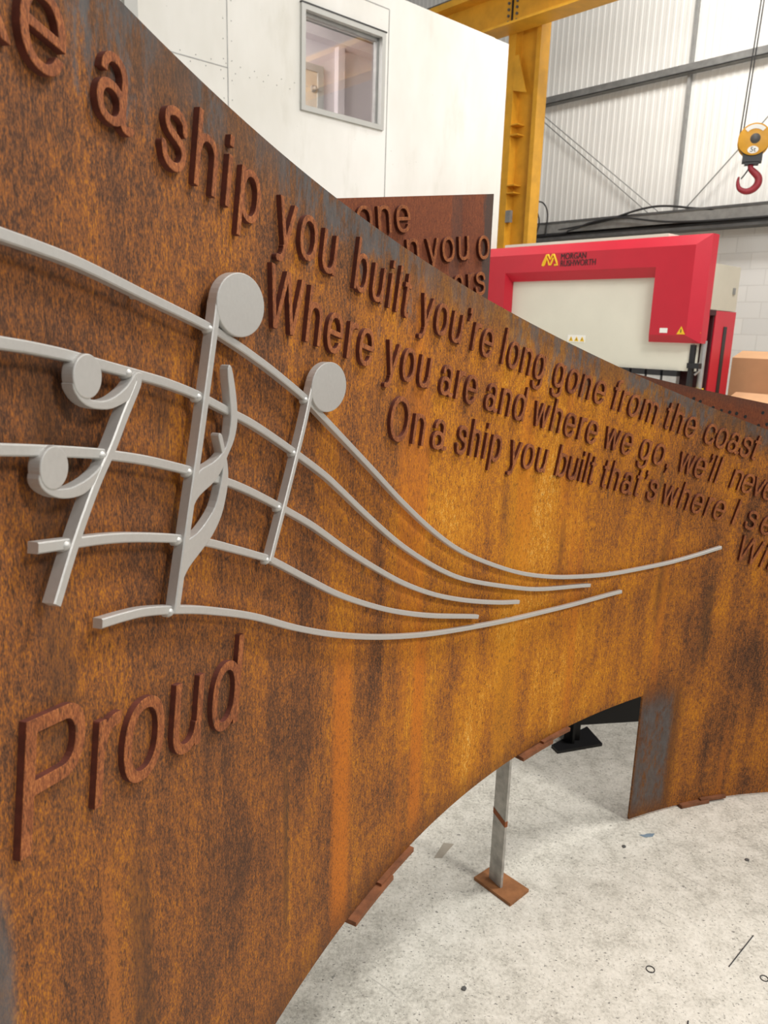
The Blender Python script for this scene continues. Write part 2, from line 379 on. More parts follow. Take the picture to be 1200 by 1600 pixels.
# measured outlines: (distance along the sheet, height) in metres
BASE = {'L1': [-0.025795, -0.133548, 1.828438], 'L2': [-0.0262, -0.12789, 1.711333], 'L3': [-0.033399, -0.088977, 1.554692], 'L4': [-0.328998, 1.87555], 'LP': [-0.18681, 1.216332]}
WORDS = [('L1', 'e', 0.8934, 0.9446), ('L1', 'a', 0.9849, 1.0395), ('L1', 'ship', 1.0821, 1.2786), ('L1', 'you', 1.3238, 1.4856), ('L1', 'built', 1.5447, 1.729), ('L1', "you're", 1.7732, 2.0546), ('L1', 'long', 2.0965, 2.2696), ('L1', 'gone', 2.3131, 2.5282), ('L1', 'from', 2.562, 2.7486), ('L1', 'the', 2.7819, 2.908), ('L1', 'coast', 2.9458, 3.1519), ('L2', 'Where', 1.2968, 1.6089), ('L2', 'you', 1.6557, 1.8155), ('L2', 'are', 1.8583, 2.0007), ('L2', 'and', 2.04, 2.2022), ('L2', 'where', 2.242, 2.5122), ('L2', 'we', 2.5461, 2.6602), ('L2', 'go', 2.6973, 2.7956), ('L2', "we'll", 2.857, 3.0178), ('L2', 'ne', 3.071, 3.1531), ('L3', 'On', 1.6733, 1.8042), ('L3', 'a', 1.8364, 1.8963), ('L3', 'ship', 1.9325, 2.1141), ('L3', 'you', 2.1535, 2.3089), ('L3', 'built', 2.3555, 2.515), ('L3', "that's", 2.549, 2.7825), ('L3', 'where', 2.8064, 3.0589), ('L3', 'I', 3.0977, 3.1067), ('L4', 'W', 3.1287, 3.2182), ('LP', 'P', 0.8211, 0.9021), ('LP', 'r', 0.9237, 0.9598), ('LP', 'o', 0.9681, 1.0415), ('LP', 'u', 1.0613, 1.1225), ('LP', 'd', 1.1455, 1.2127)]
STAVE_BARS = [[(0.8452, 1.558), (0.8859, 1.5532), (0.9428, 1.5445), (1.0338, 1.5243), (1.1425, 1.4987), (1.2026, 1.4801), (1.2518, 1.4622), (1.305, 1.4408), (1.3787, 1.4072), (1.4203, 1.3834), (1.5141, 1.3269), (1.6126, 1.2644), (1.7248, 1.1884), (1.8666, 1.0975), (1.9935, 1.029), (2.1834, 0.9501), (2.3264, 0.9057), (2.4677, 0.8768), (2.6337, 0.8578), (2.8273, 0.858), (2.9538, 0.8702), (3.0629, 0.8893)], [(0.8359, 1.4828), (0.8701, 1.4787), (0.9136, 1.4719), (0.9591, 1.4627), (1.025, 1.4495), (1.0695, 1.4397), (1.1245, 1.4243), (1.187, 1.4022), (1.2503, 1.3792), (1.3394, 1.3387), (1.4339, 1.2912), (1.4958, 1.2543), (1.6175, 1.1749), (1.7309, 1.1036), (1.8731, 1.0255), (1.9997, 0.9691), (2.1886, 0.9073), (2.331, 0.8707), (2.5358, 0.841)], [(0.8264, 1.4066), (0.8611, 1.4011), (0.9054, 1.3937), (0.9491, 1.3857), (0.9709, 1.3808), (1.0255, 1.3677), (1.1009, 1.3457), (1.1541, 1.3274), (1.1915, 1.3155), (1.2486, 1.2922), (1.3251, 1.2565), (1.4157, 1.2107), (1.5142, 1.1526), (1.6221, 1.0914), (1.7362, 1.0302), (1.8677, 0.9702), (2.0048, 0.9201), (2.1368, 0.8813), (2.2273, 0.8606)], [(0.8597, 1.323), (0.8999, 1.316), (0.9172, 1.3131), (0.9573, 1.3057), (1.0023, 1.2954), (1.0752, 1.2756), (1.1369, 1.2555), (1.1949, 1.2326), (1.2471, 1.2112), (1.2981, 1.1886), (1.3972, 1.1339), (1.5018, 1.0764), (1.6262, 1.0173), (1.7406, 0.9694), (1.872, 0.9227), (2.0507, 0.8695)], [(0.9375, 1.2299), (0.978, 1.2227), (1.0142, 1.2144), (1.0742, 1.1954), (1.1417, 1.1703), (1.2455, 1.1264), (1.3667, 1.0663), (1.5042, 1.0053), (1.6612, 0.9464), (1.8328, 0.8941), (2.0118, 0.853), (2.199, 0.8213), (2.387, 0.8029), (2.5256, 0.7972), (2.6749, 0.7985)]]
HEADS = [((1.2115, 1.5221), [(1.2139, 1.5577), (1.2119, 1.4853)], [(1.1594, 1.5202), (1.2678, 1.5242)]), ((1.4462, 1.4152), [(1.4462, 1.4511), (1.4481, 1.3787)], [(1.3944, 1.418), (1.5004, 1.4124)]), ((0.9318, 1.4543), [(0.9344, 1.4726), (0.9308, 1.4351)], [(0.913, 1.4552), (0.9524, 1.4532)]), ((0.8809, 1.3846), [(0.8828, 1.4019), (0.8789, 1.3667)], [(0.8632, 1.3875), (0.8986, 1.3817)])]
STEM_A = [(1.1636, 1.5251), (1.1557, 1.4956), (1.121, 1.3818), (1.0899, 1.2881), (1.0601, 1.1973)]
STEM_B = [(1.4009, 1.4239), (1.3928, 1.4048), (1.372, 1.3592), (1.3269, 1.2745), (1.2805, 1.1931)]
STEM_C = [(1.0087, 1.4493), (1.0066, 1.4418), (0.9849, 1.4158), (0.9637, 1.3891), (0.9361, 1.3591), (0.9039, 1.317), (0.8733, 1.2709)]
FLAG_1 = [(1.189, 1.4522), (1.1982, 1.4202), (1.2003, 1.39), (1.1922, 1.3681), (1.1769, 1.3512), (1.1663, 1.3393), (1.1472, 1.326), (1.1138, 1.3153), (1.0999, 1.3038), (1.0895, 1.2811), (1.0958, 1.3011), (1.1051, 1.3277), (1.1151, 1.3431), (1.1426, 1.3481), (1.1626, 1.3547), (1.1775, 1.3677), (1.1857, 1.3944), (1.1837, 1.4212), (1.1803, 1.4504)]
FLAG_2 = [(1.1649, 1.3774), (1.1714, 1.3588), (1.1766, 1.3414), (1.1775, 1.3245), (1.1724, 1.3055), (1.1598, 1.2819), (1.139, 1.2638), (1.1161, 1.2523), (1.0885, 1.24), (1.0747, 1.2273), (1.0672, 1.2094), (1.0714, 1.2356), (1.0832, 1.2625), (1.0903, 1.2715), (1.1077, 1.2745), (1.1258, 1.282), (1.146, 1.2956), (1.1582, 1.3158), (1.1663, 1.3393), (1.1642, 1.3582), (1.1578, 1.3767)]
HOOK_1 = [(0.9123, 1.449), (0.9195, 1.4365), (0.9345, 1.4278), (0.9591, 1.4239), (0.9787, 1.4262), (0.9943, 1.4308), (1.0043, 1.4389), (1.0147, 1.4508), (1.0138, 1.4538), (1.0044, 1.4536), (0.9902, 1.4427), (0.9696, 1.4344), (0.9532, 1.4323), (0.9414, 1.4337), (0.9352, 1.4353), (0.9437, 1.439), (0.9498, 1.4452), (0.9432, 1.4526), (0.9258, 1.4561)]
HOOK_2 = [(0.8634, 1.382), (0.8652, 1.3709), (0.8799, 1.3608), (0.8984, 1.3559), (0.9185, 1.3557), (0.9346, 1.3622), (0.9495, 1.3711), (0.9573, 1.3831), (0.9537, 1.3859), (0.9452, 1.3763), (0.926, 1.3683), (0.9053, 1.3649), (0.8935, 1.3655), (0.883, 1.3675), (0.8907, 1.3703), (0.8962, 1.3752), (0.8913, 1.3834), (0.8773, 1.3883)]
LEG_BASE = [(0.294, 1.856), (0.353, 1.908), (0.441, 1.814), (0.381, 1.756)]
LEG_FEET = [(0.345, 1.845), (0.365, 1.811), (0.374, 1.816)]
BLACK_BASE = [(0.651, 2.591), (0.82, 2.738), (0.846, 2.611), (0.666, 2.547)]
FLOOR_MISC = [(0.989, 1.688), (0.881, 1.584), (0.721, 1.426), (0.711, 1.419), (0.176, 1.952), (0.209, 2.022), (0.24, 2.018), (0.199, 1.953), (0.839, 2.11), (0.841, 2.085), (0.864, 2.095), (0.88, 2.118), (0.683, 1.569), (0.953, 1.552), (0.778, 2.039), (1.107, 1.985), (0.755, 2.029), (0.221, 1.496), (0.099, 1.445)]

# ------------------------------------------------------------------ floor, walls
fv = [Vector((x, y, 0)) for x, y in ((-14, -8), (16, -8), (16, 18), (-14, 18))]
tag(obj('floor', fv, [(0, 1, 2, 3)], M['floor']), kind='structure')

UO = -6.2                                   # office wall plane
wv0, wv1, wz0, wz1 = 4.515, 5.52, 3.415, 4.28
m = MB()
for (v0, v1, z0, z1) in ((-2.0, wv0, 0, 4.635), (wv1, 7.38, 0, 4.635), (wv0, wv1, 0, wz0), (wv0, wv1, wz1, 4.635)):
    m.box((UO-.12, v0, z0), (UO, v1, z1), bw)
m.box((-9.0, 7.28, 0), (UO-.12, 7.38, 4.635), bw)           # end wall turning the corner
m.box((-9.0, -2.0, 4.62), (UO-.12, 7.28, 4.70), bw)          # office roof
tag(m.build('wall_office', M['wall']), kind='structure')
m = MB()                                    # joints between the sheets: thin cover strips
for v in (3.77, 5.575): m.box((UO, v-.004, 2.0), (UO+.003, v+.004, 4.50), bw)
m.box((UO, 2.97, 3.59), (UO+.003, 3.77, 3.597), bw); m.box((UO, 4.4, 4.50), (UO+.003, 5.575, 4.507), bw)
for v in (3.73, 3.81):
    for k in range(16): m.box((UO, v-.0035, 2.3+k*.15), (UO+.003, v+.0035, 2.307+k*.15), bw)
for k in range(14): m.box((UO, 3.0+k*.14, 3.56), (UO+.003, 3.007+k*.14, 3.567), bw); m.box((UO, 3.05+k*.14, 3.62), (UO+.003, 3.057+k*.14, 3.627), bw)
tag(m.build('trim_1', M['galv']), kind='structure')
m = MB(); m.box((UO, 2.86, 2.0), (UO+.05, 2.965, 4.635), bw)
tag(m.build('trim_2', M['frame']), kind='structure')
# window
wn = empty('window_1', bw(UO, (wv0+wv1)/2, wz0), None, None); tag(wn, kind='structure')
m = MB(); fw_ = .045
for a in (((wv0, wz0), (wv1, wz0+fw_)), ((wv0, wz1-fw_), (wv1, wz1)), ((wv0, wz0+fw_), (wv0+fw_, wz1-fw_)), ((wv1-fw_, wz0+fw_), (wv1, wz1-fw_))):
    m.box((UO-.10, a[0][0], a[0][1]), (UO+.025, a[1][0], a[1][1]), bw)
m.build('window_frame', M['frame'], wn)
m = MB(); g0, g1, h0, h1 = wv0+fw_, wv1-fw_, wz0+fw_, wz1-fw_
for a in (((g0, h1-.03), (g1, h1)), ((g1-.03, h0), (g1, h1))): m.box((UO-.07, a[0][0], a[0][1]), (UO-.03, a[1][0], a[1][1]), bw)
m.build('window_bead', M['galv'], wn)
m = MB(); m.box((UO, wv0-.005, wz1), (UO+.03, wv1+.008, wz1+.012), bw); m.build('window_seal', M['blackpaint'], wn)
m = MB(); m.box((UO-.055, g0, h0), (UO-.049, g1, h1), bw); m.build('pane', M['glass'], wn)
# room seen through the window
m = MB(); m.box((-7.5, 3.0, 2.6), (-7.4, 7.28, 4.62), bw); m.box((-7.4, 3.0, 2.5), (UO-.12, 7.28, 2.6), bw)
m.box((-7.4, 2.9, 2.6), (UO-.12, 3.0, 4.62), bw)
tag(m.build('wall_office_inside', M['inner']), kind='structure')
m = MB(); m.box((-7.4, 3.0, 4.50), (-7.25, 7.28, 4.6), bw); m.box((-7.4, 5.86, 2.6), (-7.33, 5.95, 4.5), bw)
tag(m.build('trim_3', M['inner']), kind='structure')
dr = empty('door_1', bw(-7.4, 5.2, 2.6), None, None); tag(dr, kind='structure')
m = MB(); m.box((-7.4, 5.60, 2.6), (-7.36, 5.68, 4.26), bw); m.box((-7.4, 4.6, 4.19), (-7.36, 5.60, 4.26), bw); m.build('door_frame', M['frame'], dr)
m = MB(); m.box((-7.4, 4.68, 2.6), (-7.375, 5.60, 4.19), bw); m.build('door_leaf', M['door'], dr)
m = MB(); m.lathe(bw(-7.375, 5.545, 4.02), UX, [(0, .035), (.012, .035), (.02, .018), (.05, .022), (.06, .012)], 16); m.build('door_handle', M['galv'], dr, smooth=True)

# back wall: corrugated cladding over painted blockwork
m = MB(); u = -15.0; prof = []
while u < 0.5:
    prof += [(u, 11.5), (u+.05, 11.5), (u+.058, 11.4945), (u+.095, 11.4945), (u+.103, 11.5)]; u += .11
vs = [bw(a, b, z) for z in (3.03, 9.5) for a, b in prof]; n = len(prof)
tag(obj('wall_back', vs, [(i+1, i, n+i, n+i+1) for i in range(n-1)], M['clad']), kind='structure')
vs = [bw(-15, 11.42, 0), bw(.5, 11.42, 0), bw(.5, 11.42, 3.1), bw(-15, 11.42, 3.1), bw(-15, 11.62, 0), bw(.5, 11.62, 0), bw(.5, 11.62, 3.1), bw(-15, 11.62, 3.1)]
uvs = [(-15, 0), (.5, 0), (.5, 3.1), (-15, 3.1)]*2
tag(obj('wall_block_base', vs, [(0, 1, 2, 3), (3, 2, 6, 7), (1, 5, 6, 2), (4, 0, 3, 7)], M['block'], uv=uvs), kind='structure')

# steel beam with cables along the top of the blockwork
r = empty('steel_beam', bw(-7, 11.25, 3.03), 'grey galvanised steel beam along the back wall between cladding and white blockwork', 'beam')
m = MB(); m.box((-15, 11.15, 3.14), (.5, 11.19, 3.29), bw); m.build('cable_tray', M['galv'], r)
m = MB(); m.box((-15, 11.14, 3.29), (.5, 11.40, 3.32), bw); m.box((-15, 11.33, 3.05), (.5, 11.40, 3.29), bw); m.build('top_flange', M['darkbeam'], r)
m = MB(); m.box((-15, 11.12, 3.03), (.5, 11.41, 3.07), bw); m.box((-15, 11.24, 3.07), (.5, 11.33, 3.12), bw); m.build('lower_flange', M['darkbeam'], r)
def rail_pts(lst): return catmull([tuple(bw(*p)) for p in lst], 8)
for i, (lst, rad, lab) in enumerate((
    ([(-14, 11.20, 3.20), (-9, 11.2, 3.17), (-8, 11.16, 3.19), (-7.2, 11.13, 3.26), (-6.6, 11.12, 3.37), (-6.2, 11.14, 3.39), (-5.6, 11.16, 3.30), (-4.5, 11.18, 3.16), (-1, 11.2, 3.18)], .016, 'black cable humping over the middle of the wall beam'),
    ([(-14, 11.17, 3.12), (-8.6, 11.15, 3.11), (-7.8, 11.11, 3.16), (-7.4, 11.1, 3.25), (-6.9, 11.1, 3.28), (-6.0, 11.1, 3.15), (-4.6, 11.1, 3.12), (-1, 11.1, 3.14)], .014, 'black cable lying low along the front of the wall beam'))):
    m = MB(); m.tube(rail_pts(lst), rad, 6); tag(m.build('power_cable', M['cable'], smooth=True), lab, 'cable', 'cables on the wall beam')
for lst, lab in (([(-8.31, 11.13, 3.12), (-8.26, 11.08, 3.45), (-8.34, 11.030000000000001, 3.62), (-8.51, 10.98, 3.62), (-8.61, 10.98, 3.5), (-8.66, 10.98, 3.2)], 'thin black cable looped up beside the yellow column, tallest loop'),
    ([(-8.51, 11.08, 3.02), (-8.38, 11.030000000000001, 3.3), (-8.42, 10.98, 3.5), (-8.54, 10.98, 3.58), (-8.71, 10.98, 3.5)], 'thin black cable in a small loop tight against the yellow column')):
    m = MB(); m.tube(rail_pts(lst), .012, 6); tag(m.build('cable_loop', M['cable'], smooth=True), lab, 'cable')
m = MB(); m.box((-15, 11.34, 5.22), (.5, 11.48, 5.235), bw); m.box((-15, 11.34, 5.22), (.5, 11.355, 5.33), bw); m.box((-15, 11.40, 5.315), (.5, 11.48, 5.33), bw)
tag(m.build('wall_rail', M['railgrey']), 'long grey horizontal rail crossing the corrugated back wall', 'rail')
m = MB(); m.box((-6.21, 11.42, 3.33), (-6.17, 11.49, 8.5), bw)
tag(m.build('wall_post', M['galv']), 'thin grey vertical post on the cladding crossing the horizontal rail', 'post')
for a, c, lab in (((-8.80, 11.35, 5.14), (-6.42, 11.35, 3.36), 'upper of two thin brace rods slanting down from the yellow column'),
                  ((-8.78, 11.42, 5.02), (-6.62, 11.42, 3.36), 'lower of two thin brace rods slanting down from the yellow column'),
                  ((-5.98, 11.35, 3.36), (-4.25, 11.35, 5.16), 'thin brace rod rising to the right behind the crane hook')):
    m = MB(); m.tube([bw(*a), bw(*c)], .009, 6); tag(m.build('brace_rod', M['galv']), lab, 'rod', 'brace rods on the back wall')

# yellow crane column and runway beam
r = empty('crane_column', bw(-7.25, 9.15, 0), 'yellow steel crane column standing behind the corner of the white office', 'column')
m = MB(); m.box((-7.56, 8.99, 0), (-7.43, 9.25, 5.62), bw); m.build('left_flange', M['yellow'], r)
m = MB(); m.box((-7.43, 9.13, 0), (-7.10, 9.16, 5.62), bw); m.build('web', M['yellow'], r)
m = MB(); m.box((-7.12, 9.04, 0), (-7.05, 9.24, 5.62), bw); m.build('right_flange', M['yellow'], r)
for zz in (4.88, 4.28, 4.15, 3.50, 3.40): 
    m = MB(); m.box((-7.43, 8.98, zz), (-7.30, 9.14, zz+.015), bw) if zz < 4.8 else m.prism([(-7.43, 4.72), (-7.20, 4.66), (-7.36, 5.15), (-7.43, 5.15)], 8.98, 8.995, bw)
    m.build('stiffener', M['yellow'], r)
m = MB(); m.box((-7.43, 8.99, 3.02), (-7.35, 9.05, 3.18), bw); m.build('junction_box', M['galv'], r)
r = empty('runway_beam', bw(-7, 8.8, 5.36), 'yellow crane runway beam resting on the column at the top of the photo', 'beam')
B0, B1 = -10.5, .5
m = MB(); m.box((B0, 8.66, 5.42), (B1, 8.98, 5.45), bw); m.build('bottom_flange', M['yellow'], r)
m = MB(); m.box((B0, 8.80, 5.45), (B1, 8.83, 5.85), bw); m.build('web', M['yellow'], r)
m = MB(); m.box((B0, 8.60, 5.85), (B1, 9.04, 5.93), bw); m.build('top_flange', M['yellow'], r)
m = MB(); m.box((B0, 8.76, 5.93), (B1, 8.86, 6.03), bw); m.build('crane_rail', M['darkbeam'], r)
m = MB(); m.box((-7.36, 8.775, 5.46), (-7.345, 8.80, 5.84), bw); m.build('splice_seam', M['blackpaint'], r)
for du in (-.07, .07):
    for k in range(5):
        m = MB(); m.lathe(bw(-7.35+du, 8.80, 5.50+k*.075), -VX, [(0, .018), (.02, .018)], 6); m.build('bolt', M['darkbeam'], r)

# ------------------------------------------------------------------ press brake
VM = 7.2
r = empty('press_brake', bw(-4.85, 7.5, 0), 'large red and white press brake machine behind the rusted sheet', 'machine')
def chamfer_plate(outer, inner, v_in, v_out, v_back):
    n = len(outer); mb = MB()
    vs = [bw(a, v_in, b) for a, b in inner] + [bw(a, v_out, b) for a, b in outer] + [bw(a, v_back, b) for a, b in outer]
    fs = [tuple(range(n)), tuple(range(3*n-1, 2*n-1, -1))]
    for i in range(n):
        j = (i+1) % n; fs += [(j, i, n+i, n+j), (n+j, n+i, 2*n+i, 2*n+j)]
    return mb.add(vs, fs)
L, R_, T_ = -6.155, -3.50, 2.445
zb, zl, zr = 2.07, 1.20, 1.455
outer = [(L, zl), (-5.81, zl), (-5.81, zb), (-4.035, zb), (-4.035, zr), (R_, zr), (R_, T_), (L, T_)]
inner = [(L+.06, zl+.07), (-5.84, zl+.07), (-5.84, zb+.09), (-3.99, zb+.09), (-3.99, zr+.07), (R_-.11, zr+.07), (R_-.11, T_-.10), (L+.06, T_-.10)]
chamfer_plate(outer, inner, VM-.07, VM+.02, VM+.14).build('upper_housing', M['red'], r)
m = MB(); m.box((-5.95, VM+.05, 1.19), (-3.56, VM+.13, zb+.1), bw); m.build('ram', M['cream'], r)
m = MB(); m.box((-5.95, VM+.03, T_-.01), (-3.95, VM+.3, T_+.03), bw); m.build('top_cover', M['cream'], r)
m = MB(); m.box((-6.05, VM+.14, 1.77), (R_, VM+.68, 2.19), bw); m.build('rear_body', M['greige'], r)
m = MB(); m.box((-3.501, VM+.56, 1.93), (R_+.012, VM+.60, 1.99), bw); m.build('lifting_lug', M['galv'], r)
m = MB(); m.box((R_-.12, VM+.27, 0), (R_, VM+.70, 1.765), bw); m.build('side_frame', M['red'], r)
m = MB(); m.box((R_, VM+.46, .3), (R_+.006, VM+.53, 1.62), bw); m.build('slot', M['blackplastic'], r)
m = MB(); m.box((-6.1, VM+.27, 0), (-5.98, VM+.70, 1.765), bw); m.build('side_frame', M['red'], r)
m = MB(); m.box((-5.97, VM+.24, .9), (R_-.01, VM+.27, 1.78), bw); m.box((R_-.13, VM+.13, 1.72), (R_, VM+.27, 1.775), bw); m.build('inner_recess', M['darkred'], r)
m = MB(); m.box((-6.1, VM-.02, 0), (-3.6, VM+.24, .98), bw); m.build('bed', M['cream'], r)
u = -5.9
while u < -3.7:
    m = MB(); m.box((u, VM+.02, 1.135), (u+.145, VM+.10, 1.19), bw); c_ = m.build('tool_clamp', M['blackplastic'], r)
    m = MB(); m.box((u, VM+.025, 1.06), (u+.145, VM+.09, 1.135), bw); m.build('punch', M['steel'], c_)
    u += .171
m = MB(); m.box((R_-.10, VM+.03, .98), (R_-.06, VM+.08, 1.44), bw); m.build('guide_rail', M['blackplastic'], r)
m = MB(); m.box((R_-.10, VM+.0, 1.22), (R_+.02, VM+.06, 1.27), bw); m.build('laser_bracket', M['blackplastic'], r)
m = MB(); m.tube([bw(R_-.02, VM+.14, 1.02), bw(R_-.02, VM+.14, 1.48)], .027, 14); m.build('hydraulic_cylinder', M['steel'], r, smooth=True)
m = MB(); m.tube([bw(R_-.05, VM+.06, 1.24), bw(R_+.0, VM+.04, 1.27), bw(R_+.01, VM+.05, 1.2), bw(R_-.03, VM+.04, 1.16)], .012, 6); m.build('hose', M['steel'], r, smooth=True)
m = MB(); m.box((R_-.13, VM-.02, .97), (R_+.0, VM+.2, 1.03), bw); m.build('foot_guard', M['stickyellow'], r)
vf = VM-.074
m = MB(); m.box((-3.88, vf+.002, 1.545), (-3.80, vf+.006, 1.59), bw); m.build('label_plate', M['white'], r)
def warn(u0, z0, v0, h, par, name='warning_sticker'):
    q = MB(); q.prism([(u0-h*.55, z0), (u0+h*.55, z0), (u0, z0+h)], v0-.003, v0, bw); o = q.build(name, M['stickyellow'], par)
    q = MB(); q.box((u0-h*.06, v0-.005, z0+h*.22), (u0+h*.06, v0-.003, z0+h*.62), bw); q.build('warning_mark', M['blackplastic'], o)
warn(-3.66, 1.535, vf+.002, .075, r); warn(R_-.06, 1.55, VM+.015, .10, r)
m = MB(); m.box((-5.01, VM+.045, 1.425), (-4.79, VM+.05, 1.50), bw); hz = m.build('hazard_label', M['white'], r)
for k in range(3): warn(-4.965+k*.07, 1.435, VM+.045, .05, hz, 'hazard_symbol')
# logo: a rounded double zigzag and the two-line maker's name
def stroke(mb, pts, w, v0, x0, z0, sx, sz):
    P = [(x0+a*sx, z0+b*sz) for a, b in pts]
    mb.tube([bw(a, v0, b) for a, b in P], w, 8)
m = MB(); x0, z0, sx, sz = -5.335, 2.215, .205, .125
stroke(m, [(.12, .06), (.02, .06), (.08, .3), (.28, .92), (.36, .92), (.5, .55), (.64, .92), (.72, .92), (.92, .3), (.98, .06), (.80, .06)], .011, vf+.002, x0, z0, sx, sz)
stroke(m, [(.12, .06), (.30, .66), (.46, .08), (.54, .08), (.70, .66)], .010, vf+.002, x0, z0, sx, sz)
m.build('logo_emblem', M['stickyellow'], r)
def wall_text(txt, size, u0, z0, v0, mat, par, name, width=None):
    v, f = text_flat(txt, size, .002); 
    k = width/(v[:, 0].max()-v[:, 0].min()) if width else 1
    return obj(name, [bw(u0+p[0]*k, v0-p[2], z0+p[1]) for p in v], f, mat, par)
wall_text('MORGAN', .088, -5.10, 2.275, vf+.001, M['blackplastic'], r, 'logo_lettering', .31)
wall_text('RUSHWORTH', .088, -5.10, 2.205, vf+.001, M['blackplastic'], r, 'logo_lettering', .43)

# cardboard at the right edge
for (u0, u1, v0, v1, z0, z1, lab) in ((-3.59, -2.6, 8.15, 8.75, 0, 1.32, 'tall cardboard box beside the red machine at the right edge'),
                                   (-3.32, -2.4, 7.50, 8.05, 0, .93, 'lower cardboard box in front of the taller box at the right edge')):
    r = empty('cardboard_box', bw((u0+u1)/2, (v0+v1)/2, 0), lab, 'box', 'cardboard boxes by the machine')
    m = MB(); m.box((u0, v0, z0), (u1, v1, z1), bw); m.build('carton', M['cardboard'], r)
    m = MB(); m.add([bw(u0, v0, z1), bw(u1, v0, z1), bw(u1, v0+.22, z1+.07), bw(u0, v0+.22, z1+.07)], [(0, 1, 2, 3)])
    m.add([bw(u0, v0, z1-.003), bw(u1, v0, z1-.003), bw(u1, v0+.22, z1+.067), bw(u0, v0+.22, z1+.067)], [(3, 2, 1, 0)]); m.build('flap', M['cardboard'], r)

# ------------------------------------------------------------------ crane hook block
HU, HV, HZ = -4.31, 9.6, 3.745
hx = Vector((math.cos(math.radians(-22)), math.sin(math.radians(-22)), 0)); hy = Vector((-hx.y, hx.x, 0)); hc = bw(HU, HV, HZ)
def hk(x, y, z): return hc + hx*x + hy*y + Vector((0, 0, z))
r = empty('hook_block', hk(0, 0, -.55), 'yellow pulley block with red hook hanging on steel ropes at upper right', 'crane hook')
for y0, y1 in ((-.10, -.085), (.085, .10)):
    m = MB(); m.lathe(hk(0, y0, 0), hy, [(0, .165), (.004, .172), (y1-y0-.004, .172), (y1-y0, .165)], 36); m.build('cheek_plate', M['yellow'], r, smooth=True)
m = MB(); m.lathe(hk(.0, -.085, 0), hy, [(0, .155), (.03, .14), (.085, .135), (.14, .14), (.17, .155)], 32); m.build('sheave', M['darkbeam'], r, smooth=True)
m = MB(); m.lathe(hk(.01, -.135, .005), hy, [(0, .02), (.006, .03), (.03, .05), (.035, .055)], 20); m.build('axle_cap', M['darkbeam'], r, smooth=True)
m = MB(); m.prism([(math.cos(a)*rr, math.sin(a)*rr) for a, rr in [(math.radians(d), .155) for d in range(45, 136, 10)] + [(math.radians(d), .11) for d in range(135, 44, -10)]], -.105, -.10, hk); m.build('capacity_plate', M['white'], r)
m = MB(); m.prism([(math.cos(math.radians(d))*.058, math.sin(math.radians(d))*.04-.115) for d in range(0, 360, 20)], -.105, -.10, hk); cp = m.build('load_plate', M['white'], r)
v, f = text_flat('5t', .075, .001); obj('load_marking', [hk(p[0]-.032, -.107-p[2], p[1]-.138) for p in v], f, M['blackplastic'], cp)
m = MB(); m.box((-.10, -.075, -.235), (.11, .075, -.14), hk); m.box((-.07, -.06, -.26), (.08, .06, -.235), hk); m.build('trunnion', M['blackpaint'], r)
pts = [(.0, -.24), (.005, -.30), (.05, -.345), (.098, -.40), (.10, -.47), (.05, -.53), (-.02, -.548), (-.09, -.515), (-.115, -.45), (-.112, -.385)]
cp_ = catmull([(a, 0, b) for a, b in pts], 5); rad = [.034*(.75+.5*math.sin(math.pi*min(1, i/(len(cp_)-1)*1.25))) if i < len(cp_)*.8 else .034*(.75+.5*math.sin(math.pi*min(1, i/(len(cp_)-1)*1.25)))*(1-.55*(i/(len(cp_)-1)-.8)/.2) for i in range(len(cp_))]
rad = [max(x, .011) for x in rad]
m = MB(); m.tube([hk(*p) for p in cp_], rad, 12); m.build('hook', M['hookred'], r, smooth=True)
m = MB(); m.tube([hk(-.015, -.01, -.30), hk(-.05, -.01, -.36), hk(-.085, -.01, -.41)], .008, 6); m.build('safety_latch', M['blackpaint'], r)
for xa, xb in ((-.155, -.055), (-.125, -.028)):
    m = MB(); m.tube([hk(xa, 0, .05), hk(xb, 0, 3.2)], .0075, 6); m.build('wire_rope', M['cable'], r)

# ------------------------------------------------------------------ curved weathering-steel sheet
CX, CY, CA, CB, CC = -0.38854595, -0.26489001, 0.02010881, 0.18016073, 0.06894796
_S = np.linspace(0, 4.2, 4201); _TH = CA+CB*_S+CC*_S*_S
_PX = CX+np.concatenate([[0], np.cumsum((np.sin(_TH[1:])+np.sin(_TH[:-1]))/2)*.001])
_PY = CY+np.concatenate([[0], np.cumsum((np.cos(_TH[1:])+np.cos(_TH[:-1]))/2)*.001])
def SW(s, z, off=0.):          # s along the sheet, z height, off = distance in front of its face
    th = CA+CB*s+CC*s*s
    return Vector((np.interp(s, _S, _PX)+off*math.cos(th), np.interp(s, _S, _PY)-off*math.sin(th), z))
_top = [(.4, 1.92), (.8, 1.83), (1.036, 1.774), (1.106, 1.758), (1.195, 1.737), (1.333, 1.712), (1.508, 1.684), (1.699, 1.65), (1.882, 1.61), (2.059, 1.567), (2.326, 1.489), (2.571, 1.417), (2.837, 1.346), (3.016, 1.299), (3.189, 1.249), (3.9, 1.03)]
_tp = np.polyfit([a for a, b in _top], [b for a, b in _top], 4)
ztop = lambda s: float(np.polyval(_tp, s))
_bot = np.polyfit([1.33, 1.586, 1.829, 2.16, 2.469, 2.832, .5], [.386, .384, .392, .405, .420, .431, .39], 2)
zbot = lambda s: float(np.polyval(_bot, s))
NOTCH = 2.836
def zbot2(s): return .006
TH_ = .006
sheet = empty('sculpture_sheet', SW(1.9, 0), 'near curved rusted steel sheet carrying three lines of raised lettering', 'sculpture')
